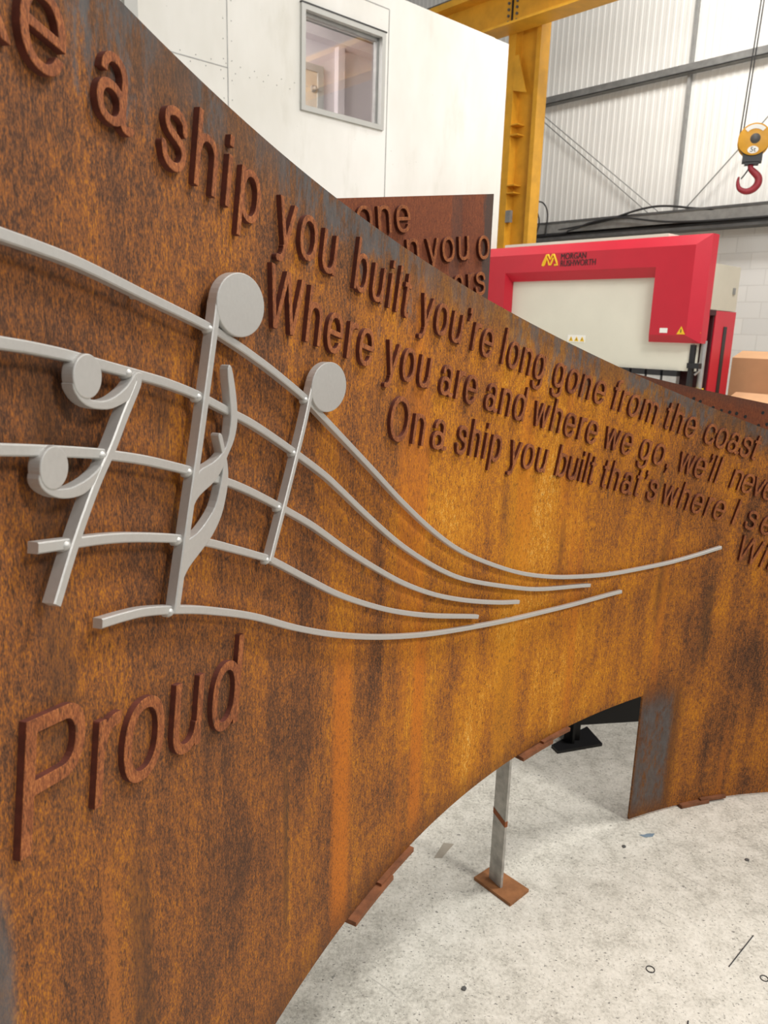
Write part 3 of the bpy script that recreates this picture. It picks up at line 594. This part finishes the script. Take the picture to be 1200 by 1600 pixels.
def sheet_mesh(s0, s1, zb_, first, last):
    ns = int((s1-s0)/.02)+1; ss = np.linspace(s0, s1, ns); nz = 12
    vs, sz, fs = [], [], []
    for off in (0, -TH_):
        for s in ss:
            a, b = zb_(s), ztop(s)
            for k in range(nz+1):
                z = a+(b-a)*k/nz; vs.append(SW(s, z, off)); sz.append((s, z, ztop(s)-z))
    N1 = ns*(nz+1)
    for i in range(ns-1):
        for k in range(nz):
            q = i*(nz+1)+k
            fs.append((q, q+nz+1, q+nz+2, q+1)); fs.append((N1+q, N1+q+1, N1+q+nz+2, N1+q+nz+1))
        q = i*(nz+1); fs.append((q, N1+q, N1+q+nz+1, q+nz+1)); q += nz; fs.append((q, q+nz+1, N1+q+nz+1, N1+q))
    if first:
        for k in range(nz): fs.append((k, k+1, N1+k+1, N1+k))
    if last:
        q = (ns-1)*(nz+1)
        for k in range(nz): fs.append((q+k, N1+q+k, N1+q+k+1, q+k+1))
    return vs, fs, sz
va, fa, za = sheet_mesh(.45, NOTCH, zbot, True, False)
vb, fb, zb2 = sheet_mesh(NOTCH, 3.9, zbot2, True, True)
k = len(va)
plate = obj('plate', va+vb, fa+[tuple(i+k for i in q) for q in fb], M['rust'], sheet, sz=za+zb2)
plate.data.materials.append(M['rust_edge'])
for p in plate.data.polygons:       # paler colour on the sheet's upward and downward edges
    n = p.normal
    if abs(n.z) > .5: p.material_index = 1

# ---- glyphs as shapes in units of 1/1000 em, contoured from signed fields
GX, GY = np.meshgrid(np.arange(-30, 1000, 8.), np.arange(-244, 772, 8.))
def bxf(x0, y0, x1, y1): return np.maximum(np.maximum(x0-GX, GX-x1), np.maximum(y0-GY, GY-y1))
def elf(cx, cy, rx, ry, e=2.25): return ((np.abs((GX-cx)/rx)**e+np.abs((GY-cy)/ry)**e)**(1/e)-1)*min(rx, ry)
U_ = lambda *a: np.minimum.reduce(a)
I_ = lambda *a: np.maximum.reduce(a)
def ring(cx, cy, rx, ry, ix, iy, e=2.25): return I_(elf(cx, cy, rx, ry, e), -elf(cx, cy, ix, iy, e))
def line(pts, w):
    d = np.full(GX.shape, 1e9)
    for (ax, ay), (bx, by) in zip(pts[:-1], pts[1:]):
        t = np.clip(((GX-ax)*(bx-ax)+(GY-ay)*(by-ay))/((bx-ax)**2+(by-ay)**2+1e-9), 0, 1)
        d = np.minimum(d, np.hypot(GX-ax-t*(bx-ax), GY-ay-t*(by-ay)))
    return d-w
def poly(pts):
    ins = np.zeros(GX.shape, bool); n = len(pts)
    for i in range(n):
        (ax, ay), (bx, by) = pts[i], pts[(i+1) % n]
        if ay != by: ins ^= ((ay > GY) != (by > GY)) & (GX < (bx-ax)*(GY-ay)/(by-ay)+ax)
    return np.where(ins, -1, 1)*(line(list(pts)+[pts[0]], 0))
hpx = lambda x: x-GX      # keep x > value
hnx = lambda x: GX-x
hpy = lambda y: y-GY
hny = lambda y: GY-y
def sS():
    c = [tuple(p) for p in catmull([(424, 372), (385, 462), (255, 501), (128, 462), (104, 388), (155, 322), (265, 286), (385, 240), (424, 150), (372, 54), (250, 20), (120, 58), (72, 158)], 6)]
    return line(c, 40)
def archleg(x0, x1, ytop=538, st=84):   # arch joining a leg, outer left x0, outer right x1
    cx, rx = (x0+x1)/2, (x1-x0)/2; cy = ytop-200
    return U_(I_(ring(cx, cy, rx, 200, rx-st, 128), hpy(cy)), bxf(x1-st, 0, x1, cy+1))
GL = {}
GL['a'] = (556, lambda: U_(I_(ring(268, 362, 190, 176, 106, 106), hpy(362)), bxf(374, 60, 458, 364), I_(ring(240, 155, 202, 168, 116, 98), hnx(458)), I_(ring(458+25, 74, 109, 84, 25, 16), hpx(340), hny(74)), ))
GL['b'] = (556, lambda: U_(bxf(58, 0, 142, 718), I_(ring(298, 262, 226, 276, 142, 204), hpx(62))))
GL['c'] = (500, lambda: I_(ring(268, 262, 238, 276, 152, 204), -bxf(300, 186, 700, 344)))
GL['d'] = (556, lambda: U_(bxf(414, 0, 498, 718), I_(ring(258, 262, 226, 276, 142, 204), hnx(494))))
GL['e'] = (556, lambda: U_(I_(ring(278, 262, 240, 276, 154, 206), -bxf(300, 158, 700, 230)), I_(bxf(60, 228, 600, 298), elf(278, 262, 240, 276))))
GL['f'] = (278, lambda: U_(bxf(86, 0, 170, 600), I_(ring(258, 590, 172, 138, 88, 66), hnx(280), hpy(588)), bxf(14, 453, 262, 523)))
GL['g'] = (556, lambda: U_(bxf(402, -60, 486, 523), I_(ring(256, 268, 216, 270, 132, 198), hnx(482)), I_(ring(262, -50, 224, 168, 140, 96), hny(-50))))
GL['h'] = (556, lambda: U_(bxf(66, 0, 150, 718), I_(archleg(82, 492), hpx(100))))
GL['i'] = (222, lambda: U_(bxf(67, 0, 151, 523), bxf(67, 606, 151, 718)))
GL['k'] = (500, lambda: U_(bxf(62, 0, 146, 718), poly([(140, 130), (380, 523), (480, 523), (140, 190)]), poly([(140, 160), (150, 300), (390, 523), (490, 523), (240, 300), (500, 0), (396, 0), (190, 250)])))
GL['l'] = (222, lambda: bxf(67, 0, 151, 718))
GL['m'] = (833, lambda: U_(bxf(65, 0, 149, 523), I_(archleg(85, 458), hpx(100)), I_(archleg(394, 768), hpx(410))))
GL['n'] = (556, lambda: U_(bxf(66, 0, 150, 523), I_(archleg(82, 492), hpx(100))))
GL['o'] = (556, lambda: ring(278, 262, 242, 276, 156, 204))
GL['p'] = (556, lambda: U_(bxf(58, -207, 142, 523), I_(ring(298, 262, 226, 276, 142, 204), hpx(62))))
GL['r'] = (333, lambda: U_(bxf(69, 0, 153, 523), I_(ring(292, 330, 206, 205, 122, 125), hpy(330), hnx(340), hpx(100))))
GL['s'] = (500, sS)
GL['t'] = (278, lambda: U_(bxf(86, 84, 170, 668), I_(ring(212, 88, 126, 96, 42, 26), hny(90), hnx(262)), bxf(14, 453, 262, 523)))
def gu():
    global GX, GY
    a, b = GX, GY; GX, GY = 556-GX, 523-GY
    try: return U_(bxf(66, 0, 150, 523), I_(archleg(82, 492), hpx(100)))
    finally: GX, GY = a, b
GL['u'] = (556, gu)
GL['v'] = (500, lambda: poly([(8, 523), (100, 523), (250, 110), (400, 523), (492, 523), (296, 0), (204, 0)]))
GL['w'] = (722, lambda: poly([(6, 523), (96, 523), (206, 130), (316, 523), (406, 523), (516, 130), (626, 523), (716, 523), (560, 0), (472, 0), (361, 390), (250, 0), (162, 0)]))
GL['y'] = (500, lambda: U_(poly([(10, 523), (102, 523), (252, 112), (400, 523), (490, 523), (280, -60), (190, -20), (208, 0)]), line([tuple(p) for p in catmull([(245, -20), (215, -110), (160, -170), (78, -176)], 5)], 39)))
GL['W'] = (944, lambda: poly([(15, 718), (112, 718), (246, 130), (420, 718), (524, 718), (698, 130), (832, 718), (929, 718), (748, 0), (652, 0), (472, 590), (292, 0), (196, 0)]))
GL['O'] = (778, lambda: ring(388, 359, 352, 373, 258, 291, 2.1))
GL['I'] = (278, lambda: bxf(95, 0, 187, 718))
GL['P'] = (667, lambda: U_(bxf(78, 0, 172, 718), I_(U_(bxf(78, 305, 420, 718), elf(420, 511, 200, 207)), -U_(bxf(172, 385, 420, 638), elf(420, 511, 106, 127)))))
GL[','] = (278, lambda: U_(bxf(90, 0, 186, 100), poly([(186, 10), (186, -30), (140, -145), (95, -145), (135, -40), (135, 10)])))
GL["'"] = (191, lambda: U_(bxf(50, 618, 146, 718), poly([(146, 628), (146, 588), (100, 478), (55, 478), (95, 588), (95, 628)])))

def contours(F):
    """marching squares -> closed loops (inside where F < 0)"""
    H, Wd = F.shape; ins = F < 0; seg = {}
    def ept(i, j, e):      # edge id -> key
        return (('h', i, j), ('v', i, j+1), ('h', i+1, j), ('v', i, j))[e]
    table = {1: [(3, 0)], 2: [(0, 1)], 3: [(3, 1)], 4: [(1, 2)], 5: [(3, 2), (1, 0)], 6: [(0, 2)], 7: [(3, 2)], 8: [(2, 3)], 9: [(2, 0)], 10: [(0, 3), (2, 1)], 11: [(2, 1)], 12: [(1, 3)], 13: [(1, 0)], 14: [(0, 3)]}
    code = ins[:-1, :-1]*1+ins[:-1, 1:]*2+ins[1:, 1:]*4+ins[1:, :-1]*8
    for i, j in zip(*np.nonzero((code > 0) & (code < 15))):
        for a, b in table[int(code[i, j])]: seg[ept(i, j, a)] = ept(i, j, b)
    def pt(k):
        t, i, j = k
        if t == 'h': a, b, p, q = F[i, j], F[i, j+1], (GX[i, j], GY[i, j]), (GX[i, j+1], GY[i, j+1])
        else: a, b, p, q = F[i, j], F[i+1, j], (GX[i, j], GY[i, j]), (GX[i+1, j], GY[i+1, j])
        w = a/(a-b); return (p[0]+(q[0]-p[0])*w, p[1]+(q[1]-p[1])*w)
    loops = []
    while seg:
        k0 = next(iter(seg)); k = k0; lp = []
        while k in seg: lp.append(pt(k)); k = seg.pop(k)
        if len(lp) > 6: loops.append(np.array(lp))
    return loops
def simplify(lp, tol):
    n = len(lp); i0 = 0; i1 = int(np.argmax(((lp-lp[0])**2).sum(1))); keep = {i0, i1}; st = [(i0, i1), (i1, n)]
    P = np.vstack([lp, lp[:1]])
    while st:
        a, b = st.pop()
        if b-a < 2: continue
        d = P[b]-P[a]; q = P[a+1:b]-P[a]; L = np.hypot(*d)+1e-9
        dist = np.abs(d[0]*q[:, 1]-d[1]*q[:, 0])/L if L > 1e-6 else np.hypot(q[:, 0], q[:, 1])
        k = int(np.argmax(dist))
        if dist[k] > tol: keep.add(a+1+k); st += [(a, a+1+k), (a+1+k, b)]
    return lp[sorted(i for i in keep if i < n)]
_gc = {}
def glyph(ch):
    if ch not in _gc:
        lps = [simplify(l, 1.1) for l in contours(GL[ch][1]())]
        allp = np.vstack(lps); _gc[ch] = (GL[ch][0], lps, allp[:, 0].min(), allp[:, 0].max())
    return _gc[ch]
LT = .008                       # letter thickness
def letter_mesh(ch, em):
    adv, lps, a, b = glyph(ch)
    return fill_mesh([l*em/1000 for l in lps], LT/2, .0006)

def line_slope(c, s): return math.atan(float(np.polyval(np.polyder(np.array(c)), s)))
placed = []                      # (char, s, z, angle, em)
EM = .1092
for k, txt, s0, s1 in WORDS:
    em = EM*1.50 if k == 'LP' else EM
    c = BASE[k]; a0 = glyph(txt[0])[2]; b1 = glyph(txt[-1])[3]
    adv = [glyph(ch)[0] for ch in txt]; kern = {}
    nat = (sum(adv[:-1])+b1-a0)/1000*em
    ph = line_slope(c, (s0+s1)/2)
    L_ = (s1-s0)/math.cos(ph); n_ = len(txt)-1
    xs = min(1.08, max(.82, (L_-n_*.0075)/nat)); tr = (L_-nat*xs)/n_ if n_ else 0
    if txt in ('I', 'W'): xs = .88
    x = -a0/1000*em*xs if n_ or txt == 'W' else L_/2-(a0+b1)/2/1000*em*xs
    ext = {'go': 'go,', 'ne': 'neve', 'W': 'Wit'}.get(txt, txt)
    if txt == 'W': tr = .006
    for i, ch in enumerate(ext):
        s = s0+x*math.cos(ph); z = float(np.polyval(c, s))
        placed.append((ch, s, z, line_slope(c, s+em*.25), em, k, xs)); x += glyph(ch)[0]/1000*em*xs+tr
# letters cut by the picture's edges
c = BASE['L1']; placed.append(('k', .838, float(np.polyval(c, .838)), line_slope(c, .9), EM, 'L1', .9))
placed.append(('w', 3.222, float(np.polyval(c, 3.222)), line_slope(c, 3.24), EM, 'L1', .9))
c = BASE['L3']; 
for ch, s in (('s', 3.142), ('e', 3.200)): placed.append((ch, s, float(np.polyval(c, s)), line_slope(c, s), EM, 'L3', .88))
placed.sort(key=lambda p: p[1])
def place_letter(p, half):
    ch, s, z, ang, em, k, xs = p; v, f = letter_mesh(ch, em); ca, sa = math.cos(ang), math.sin(ang); out, sz = [], []
    for x, y, w in v:
        x *= xs; a = s+x*ca-y*sa; b = z+x*sa+y*ca; out.append(SW(a, b, half+w)); sz.append((a, b, w))
    return out, f, sz
def shade_sides(o, szs, lim=.0026):  # gives letter side faces the rust darkened to imitate shade
    o.data.materials.append(M['rust_side_shade'])
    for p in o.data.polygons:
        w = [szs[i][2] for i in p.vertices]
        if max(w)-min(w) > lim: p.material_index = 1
for p in placed[:100]:
    v, f, sz = place_letter(p, LT/2-.0005); shade_sides(obj('letter', v, f, M['rust_letter'], sheet, sz=sz), sz)
V2, F2, Z2 = [], [], []
for p in placed[100:]:
    v, f, sz = place_letter(p, LT/2-.0005); k = len(V2); V2 += v; Z2 += sz; F2 += [tuple(i+k for i in q) for q in f]
if V2:
    o = tag(obj('letter', V2, F2, M['rust_letter'], sheet, sz=Z2), kind='stuff'); shade_sides(o, Z2)

# joint plates under the lower edge
for s0, s1, zf, dz in ((1.586, 1.83, zbot, -.012), (2.303, 2.515, zbot, -.010), (3.045, 3.225, zbot2, -.001)):
    for k in range(2):
        a, b = (s0, s0+(s1-s0)*.62) if k == 0 else (s0+(s1-s0)*.45, s1); m = MB(); ss = np.linspace(a, b, 8); vs, sz, fs = [], [], []
        for s in ss:
            z = zf(s)+dz+(.006 if k else 0)
            for off, zz in ((.016-.005*k, z+.006), (.016-.005*k, z-.004), (-.035, z-.004), (-.035, z+.006)): vs.append(SW(s, max(zz, .0005), off)); sz.append((s, zz, 1))
        for i in range(7):
            for j in range(4): fs.append((i*4+j, (i+1)*4+j, (i+1)*4+(j+1) % 4, i*4+(j+1) % 4))
        fs += [(0, 1, 2, 3), (31, 30, 29, 28)]
        obj('joint_plate', vs, fs, M['rust_bar'], sheet)

# prop leg behind the sheet
LO = Vector((-.010, .010, 0)); LF = Vector((.357, 1.83, 0))+LO; ld = Vector((.53, -.85, 0)).normalized(); ln = Vector((.85, .53, 0)).normalized()
def LG(x, y, z): return LF+ld*x+ln*y+Vector((0, 0, z))
LZ = .50
m = MB(); m.box((-.034, -.004, .007), (.016, .004, LZ), LG)
up = tag(m.build('leg', M['greysteel'], sheet), 'bare grey steel prop leg')
m = MB(); m.prism([(p[0]+LO.x, p[1]+LO.y) for p in LEG_BASE], 0, .009, lambda x, y, z: Vector((x, z, y))); m.build('foot_plate', M['rust_plain'], up)
m = MB(); m.box((-.0345, -.0047, .205), (.0163, .0047, .222), lambda x, y, z: LG(x, y, z-x*.35)); m.build('rust_mark', M['rust_letter'], up)

# ------------------------------------------------------------------ silver music stave
stave = sheet
def catx(pts, n): return catmull(pts, n)
def bar(pts, wd=.0095, o0=.008, o1=.018, name='stave_bar'):
    c = catmull(pts, 5); n = len(c); vs, fs = [], []; bv = .0012
    sec = [(-wd/2, o0), (-wd/2, o1-bv), (-wd/2+bv, o1), (wd/2-bv, o1), (wd/2, o1-bv), (wd/2, o0)]; q = len(sec)
    for i, p in enumerate(c):
        d = c[min(i+1, n-1)]-c[max(i-1, 0)]; d /= np.hypot(*d); nn = np.array([-d[1], d[0]])
        for a, o in sec: x = p+nn*a; vs.append(SW(x[0], x[1], o))
    for i in range(n-1):
        for j in range(q): fs.append((i*q+j, (i+1)*q+j, (i+1)*q+(j+1) % q, i*q+(j+1) % q))
    fs += [tuple(range(q)), tuple(range(n*q-1, (n-1)*q-1, -1))]
    return tag(obj(name, vs, fs, M['silver'], stave), 'silver painted bar of the music stave')
def extend(pts, d):
    a, b = np.array(pts[0]), np.array(pts[1]); return [tuple(a+(a-b)/np.hypot(*(a-b))*d)]+list(pts)
bars = []
for i, q in enumerate(STAVE_BARS):
    bars.append(bar(extend(q, .18) if i < 3 else q))
def plate_part(poly, name, par, o0=.010, o1=.022, smooth_n=4, closed=True):
    lp = np.array(catmull(poly, smooth_n, True)) if smooth_n else np.array(poly)
    c0 = lp.mean(0); v, f = fill_mesh([lp-c0], (o1-o0)/2, .0011); mid = (o0+o1)/2
    return obj(name, [SW(c0[0]+x, c0[1]+y, mid+w) for x, y, w in v], f, M['silver'], par)
def strip_poly(pts, w):
    P = np.array(catmull(pts, 4)); n = len(P); L, R = [], []
    for i in range(n):
        d = P[min(i+1, n-1)]-P[max(i-1, 0)]; d /= np.hypot(*d); nn = np.array([-d[1], d[0]]); L.append(P[i]+nn*w/2); R.append(P[i]-nn*w/2)
    return [tuple(x) for x in L]+[tuple(x) for x in R[::-1]]
def disc(c, rx, ry):
    return [(c[0]+rx*math.cos(2*math.pi*k/40), c[1]+ry*math.sin(2*math.pi*k/40)) for k in range(40)]
def head(i):
    c, vt, hz = HEADS[i]; ry = abs(vt[0][1]-vt[1][1])/2; rx = abs(hz[1][0]-hz[0][0])/2
    return c, rx, ry
c, rx, ry = head(0); na = bar(STEM_A, .0108, .010, .022, 'musical_note'); tag(na, 'silver note with two flags')
plate_part(disc(c, rx, ry), 'note_head', na, .0105, .0225, 0)
plate_part(FLAG_1, 'note_flag', na, .0098, .0216, 3); plate_part(FLAG_2, 'note_flag', na, .0096, .0213, 3)
c, rx, ry = head(1); nb = bar(STEM_B, .0090, .010, .022, 'musical_note'); tag(nb, 'silver note without flags')
plate_part(disc(c, rx, ry), 'note_head', nb, .0105, .0225, 0)
nc = bar(STEM_C, .0100, .010, .022, 'musical_rest'); tag(nc, 'silver rest sign with two dots')
for i, hkp in ((2, HOOK_1), (3, HOOK_2)):
    c, rx, ry = head(i); hd = plate_part(disc(c, rx, ry), 'rest_dot', nc, .0105, .0225, 0)
    plate_part(hkp, 'rest_hook', nc, .0098, .0216, 3)
# weld beads where the notes meet the bars
def nearest(bar_pts, st):
    A, Bp = np.array(catmull(bar_pts, 10)), np.array(catmull(st, 20)); d = ((A[:, None]-Bp[None])**2).sum(2); i, j = np.unravel_index(np.argmin(d), d.shape); return A[i], d[i, j]
for bi, q in enumerate(STAVE_BARS):
    for st in (STEM_A, STEM_B, STEM_C):
        p, d = nearest(q, st)
        if d < .0004:
            m = MB(); cc = SW(p[0]-.0075, p[1], .016); th = CA+CB*p[0]+CC*p[0]**2; nrm = Vector((math.cos(th), -math.sin(th), 0))
            m.lathe(cc-nrm*.006, nrm, [(0, .006), (.006, .0058), (.0095, .0035), (.011, .001)], 10); m.build('weld_bead', M['silver'], bars[bi], smooth=True)
for k in range(5):            # standoffs holding the bars on the sheet
    for idx in (3, len(STAVE_BARS[k])-4):
        p = STAVE_BARS[k][idx]; th = CA+CB*p[0]+CC*p[0]**2; nrm = Vector((math.cos(th), -math.sin(th), 0))
        m = MB(); m.lathe(SW(p[0], p[1], -.0005), nrm, [(0, .0035), (.0095, .0035)], 8); m.build('standoff', M['silver'], bars[k])

# ------------------------------------------------------------------ sheet behind, with its own lettering
A2 = math.radians(40); T2 = Vector((math.sin(A2), math.cos(A2), 0)); N2 = Vector((math.cos(A2), -math.sin(A2), 0)); O2 = Vector((.17, 2.03, 0))
def P2(x, z, o=0.): return O2+T2*x+N2*o+Vector((0, 0, z))
r = empty('sculpture_sheet', P2(-.2, 0), 'rusted sheet standing behind the near one, square-cornered, with raised letters at its right end', 'sculpture')
X0, X1 = -.95, .142; zt2 = lambda x: 1.851+(x-.142)*.1555
vs, sz, fs = [], [], []; nx, nz = 24, 10
for off in (0, -.006):
    for i in range(nx+1):
        x = X0+(X1-X0)*i/nx
        for k in range(nz+1): z = .62+(zt2(x)-.62)*k/nz; vs.append(P2(x, z, off)); sz.append((x+5, z, zt2(x)-z))
N1 = (nx+1)*(nz+1)
for i in range(nx):
    for k in range(nz):
        q = i*(nz+1)+k; fs += [(q, q+nz+1, q+nz+2, q+1), (N1+q, N1+q+1, N1+q+nz+2, N1+q+nz+1)]
    q = i*(nz+1); fs.append((q, N1+q, N1+q+nz+1, q+nz+1)); q += nz; fs.append((q, q+nz+1, N1+q+nz+1, N1+q))
for k in range(nz): fs.append((k, k+1, N1+k+1, N1+k)); q = nx*(nz+1); fs.append((q+k, N1+q+k, N1+q+k+1, q+k+1))
obj('plate', vs, fs, M['rust_far'], r, sz=sz)
sl = math.atan(.14)
def letters2(txt, x0, z0, tr=.006):
    x = x0
    for ch in txt:
        if ch != ' ':
            v, f = letter_mesh(ch, EM*.98); ca, sa = math.cos(sl), math.sin(sl); z = z0+(x-x0)*math.tan(sl)
            zz = [(a+x*2, b+1, w) for a, b, w in v]; shade_sides(obj('letter', [P2(x+a*ca-b*sa, z+a*sa+b*ca, w+LT/2) for a, b, w in v], f, M['rust_letter'], r, sz=zz), zz)
        x += (278 if ch == ' ' else glyph(ch)[0])/1000*EM*.98+tr
letters2('one', -.392, 1.694); letters2('n', -.222, 1.645); letters2('you', -.142, 1.655); letters2('o', .073, 1.682); letters2('ars', -.03, 1.578, .002)
m = MB(); m.box((-.025, -.014, .5), (.025, -.007, 1.2), lambda x, y, z: P2(-.72+x, z, y)); m.box((-.025, -.014, .01), (.025, -.008, .5), lambda x, y, z: P2(-.72+x, z, y)); m.build('upright', M['greysteel'], r)
m = MB(); m.box((-.05, -.06, 0), (.05, .04, .01), lambda x, y, z: P2(-.72+x, z, y)); m.build('foot_plate', M['rust_plain'], r)

# ------------------------------------------------------------------ third, drilled sheet at the right, on a black base
A3 = math.radians(80); T3 = Vector((math.sin(A3), math.cos(A3), 0)); N3 = Vector((math.cos(A3), -math.sin(A3), 0)); O3_ = Vector((1.044, 2.80, 0))
def P3(x, z, o=0.): return O3_+T3*x+N3*o+Vector((0, 0, z))
r = empty('sculpture_sheet', P3(.3, 0), 'far rusted sheet with drilled holes, its top showing past the near sheet at right', 'sculpture')
zt3 = lambda x: 1.3393-.19*x+.035*x*x
vs, sz, fs = [], [], []; X0, X1 = -.75, 1.5
for off in (0, -.006):
    for i in range(nx+1):
        x = X0+(X1-X0)*i/nx
        for k in range(nz+1): z = .44+(zt3(x)-.44)*k/nz; vs.append(P3(x, z, off)); sz.append((x+8, z, zt3(x)-z))
for_f = []
for i in range(nx):
    for k in range(nz):
        q = i*(nz+1)+k; fs += [(q, q+nz+1, q+nz+2, q+1), (N1+q, N1+q+1, N1+q+nz+2, N1+q+nz+1)]
    q = i*(nz+1); fs.append((q, N1+q, N1+q+nz+1, q+nz+1)); q += nz; fs.append((q, q+nz+1, N1+q+nz+1, N1+q))
for k in range(nz): fs.append((k, k+1, N1+k+1, N1+k)); q = nx*(nz+1); fs.append((q+k, N1+q+k, N1+q+k+1, q+k+1))
o = obj('plate', vs, fs, M['rust_far'], r, sz=sz); o.data.materials.append(M['rust_edge'])
for p in o.data.polygons:
    if abs(p.normal.z) > .5: p.material_index = 1
for x, z in [(0.0673, 1.2877), (0.094, 1.2777), (0.1479, 1.2563), (0.1827, 1.2463), (0.217, 1.2408), (0.2461, 1.2364), (0.283, 1.2251), (0.3417, 1.1924), (0.3526, 1.24), (0.3752, 1.1975)]:
    m = MB(); m.lathe(P3(x, z, -.001), N3, [(0, .0065), (.0015, .0065)], 12); m.build('drilled_hole', M['blackpaint'], r)
m = MB(); m.box((-.75, -.02, .0), (1.5, -.008, .50), lambda x, y, z: P3(x, z, y)); m.build('base_skirt', M['blackpaint'], r)
BBP = BLACK_BASE
fx, fy = np.mean([p[0] for p in BBP])-.012, np.mean([p[1] for p in BBP])+.01
m = MB(); m.box((fx-.03, fy-.004, .011), (fx+.03, fy+.004, .42)); m.box((fx-.004, fy-.03, .011), (fx+.004, fy+.13, .12)); bl_ = m.build('leg', M['blackpaint'], r)
m = MB(); m.prism([(a, b) for a, b in BBP], 0, .011, lambda x, y, z: Vector((x, z, y))); m.build('foot_plate', M['blackpaint'], bl_)

# ------------------------------------------------------------------ bits on the floor
FM = FLOOR_MISC
def tubefloor(name, a, c, rr, mat, lab, cat):
    m = MB(); m.tube([Vector((*a, rr)), Vector((*c, rr))], rr, 6); tag(m.build(name, mat), lab, cat)
tubefloor('wire_offcut', FM[0], FM[1], .0013, M['cable'], 'short straight dark wire lying on the concrete at lower right', 'wire')
tubefloor('wire_offcut', FM[2], (FM[3][0]-.005, FM[3][1]-.025), .0016, M['cable'], 'dark wire end cut off by the bottom edge of the photo', 'wire')
m = MB(); m.prism([tuple(FM[i]) for i in (4, 5, 6, 7)], 0, .0006, lambda x, y, z: Vector((x, z, y))); tag(m.build('tape_strip', M['tape']), 'small grey strip of tape stuck to the concrete left of the prop leg', 'tape')
a = FM[9]; m = MB(); m.prism([(a[0]-.022, a[1]+.003), (a[0]-.008, a[1]-.008), (a[0]+.018, a[1]-.004), (a[0]+.030, a[1]+.012), (a[0]+.006, a[1]+.010), (a[0]-.006, a[1]+.004)], 0, .001, lambda x, y, z: Vector((x, z, y)))
tag(m.build('paint_flake', M['flake']), 'pale blue paint flake on the floor below the notched corner', 'flake')
for i, rr, lab in ((12, .010, 'small dark ring on the concrete near the bottom of the photo'), (13, .009, 'small dark ring on the concrete at the right edge')):
    c_ = Vector((*FM[i], .001)); m = MB(); m.tube([c_+Vector((math.cos(k*.3927), math.sin(k*.3927), 0))*rr for k in range(16)], .0012, 5, True); tag(m.build('metal_ring', M['cable'], smooth=True), lab, 'ring')
for i, lab in ((15, 'dark chip on the concrete near the right edge'), (16, 'tiny grey chip on the floor below the rusted corner'), (17, 'dark chip on the floor by the bottom edge of the photo')):
    a = FM[i]; m = MB(); q = [(a[0]+math.cos(k*1.05)*.005*(1+.5*rng.random()), a[1]+math.sin(k*1.05)*.005*(1+.4*rng.random())) for k in range(6)]
    m.prism(q, 0, .003, lambda x, y, z: Vector((x, z, y))); tag(m.build('steel_chip', M['darkbeam']), lab, 'chip', 'chips on the floor')
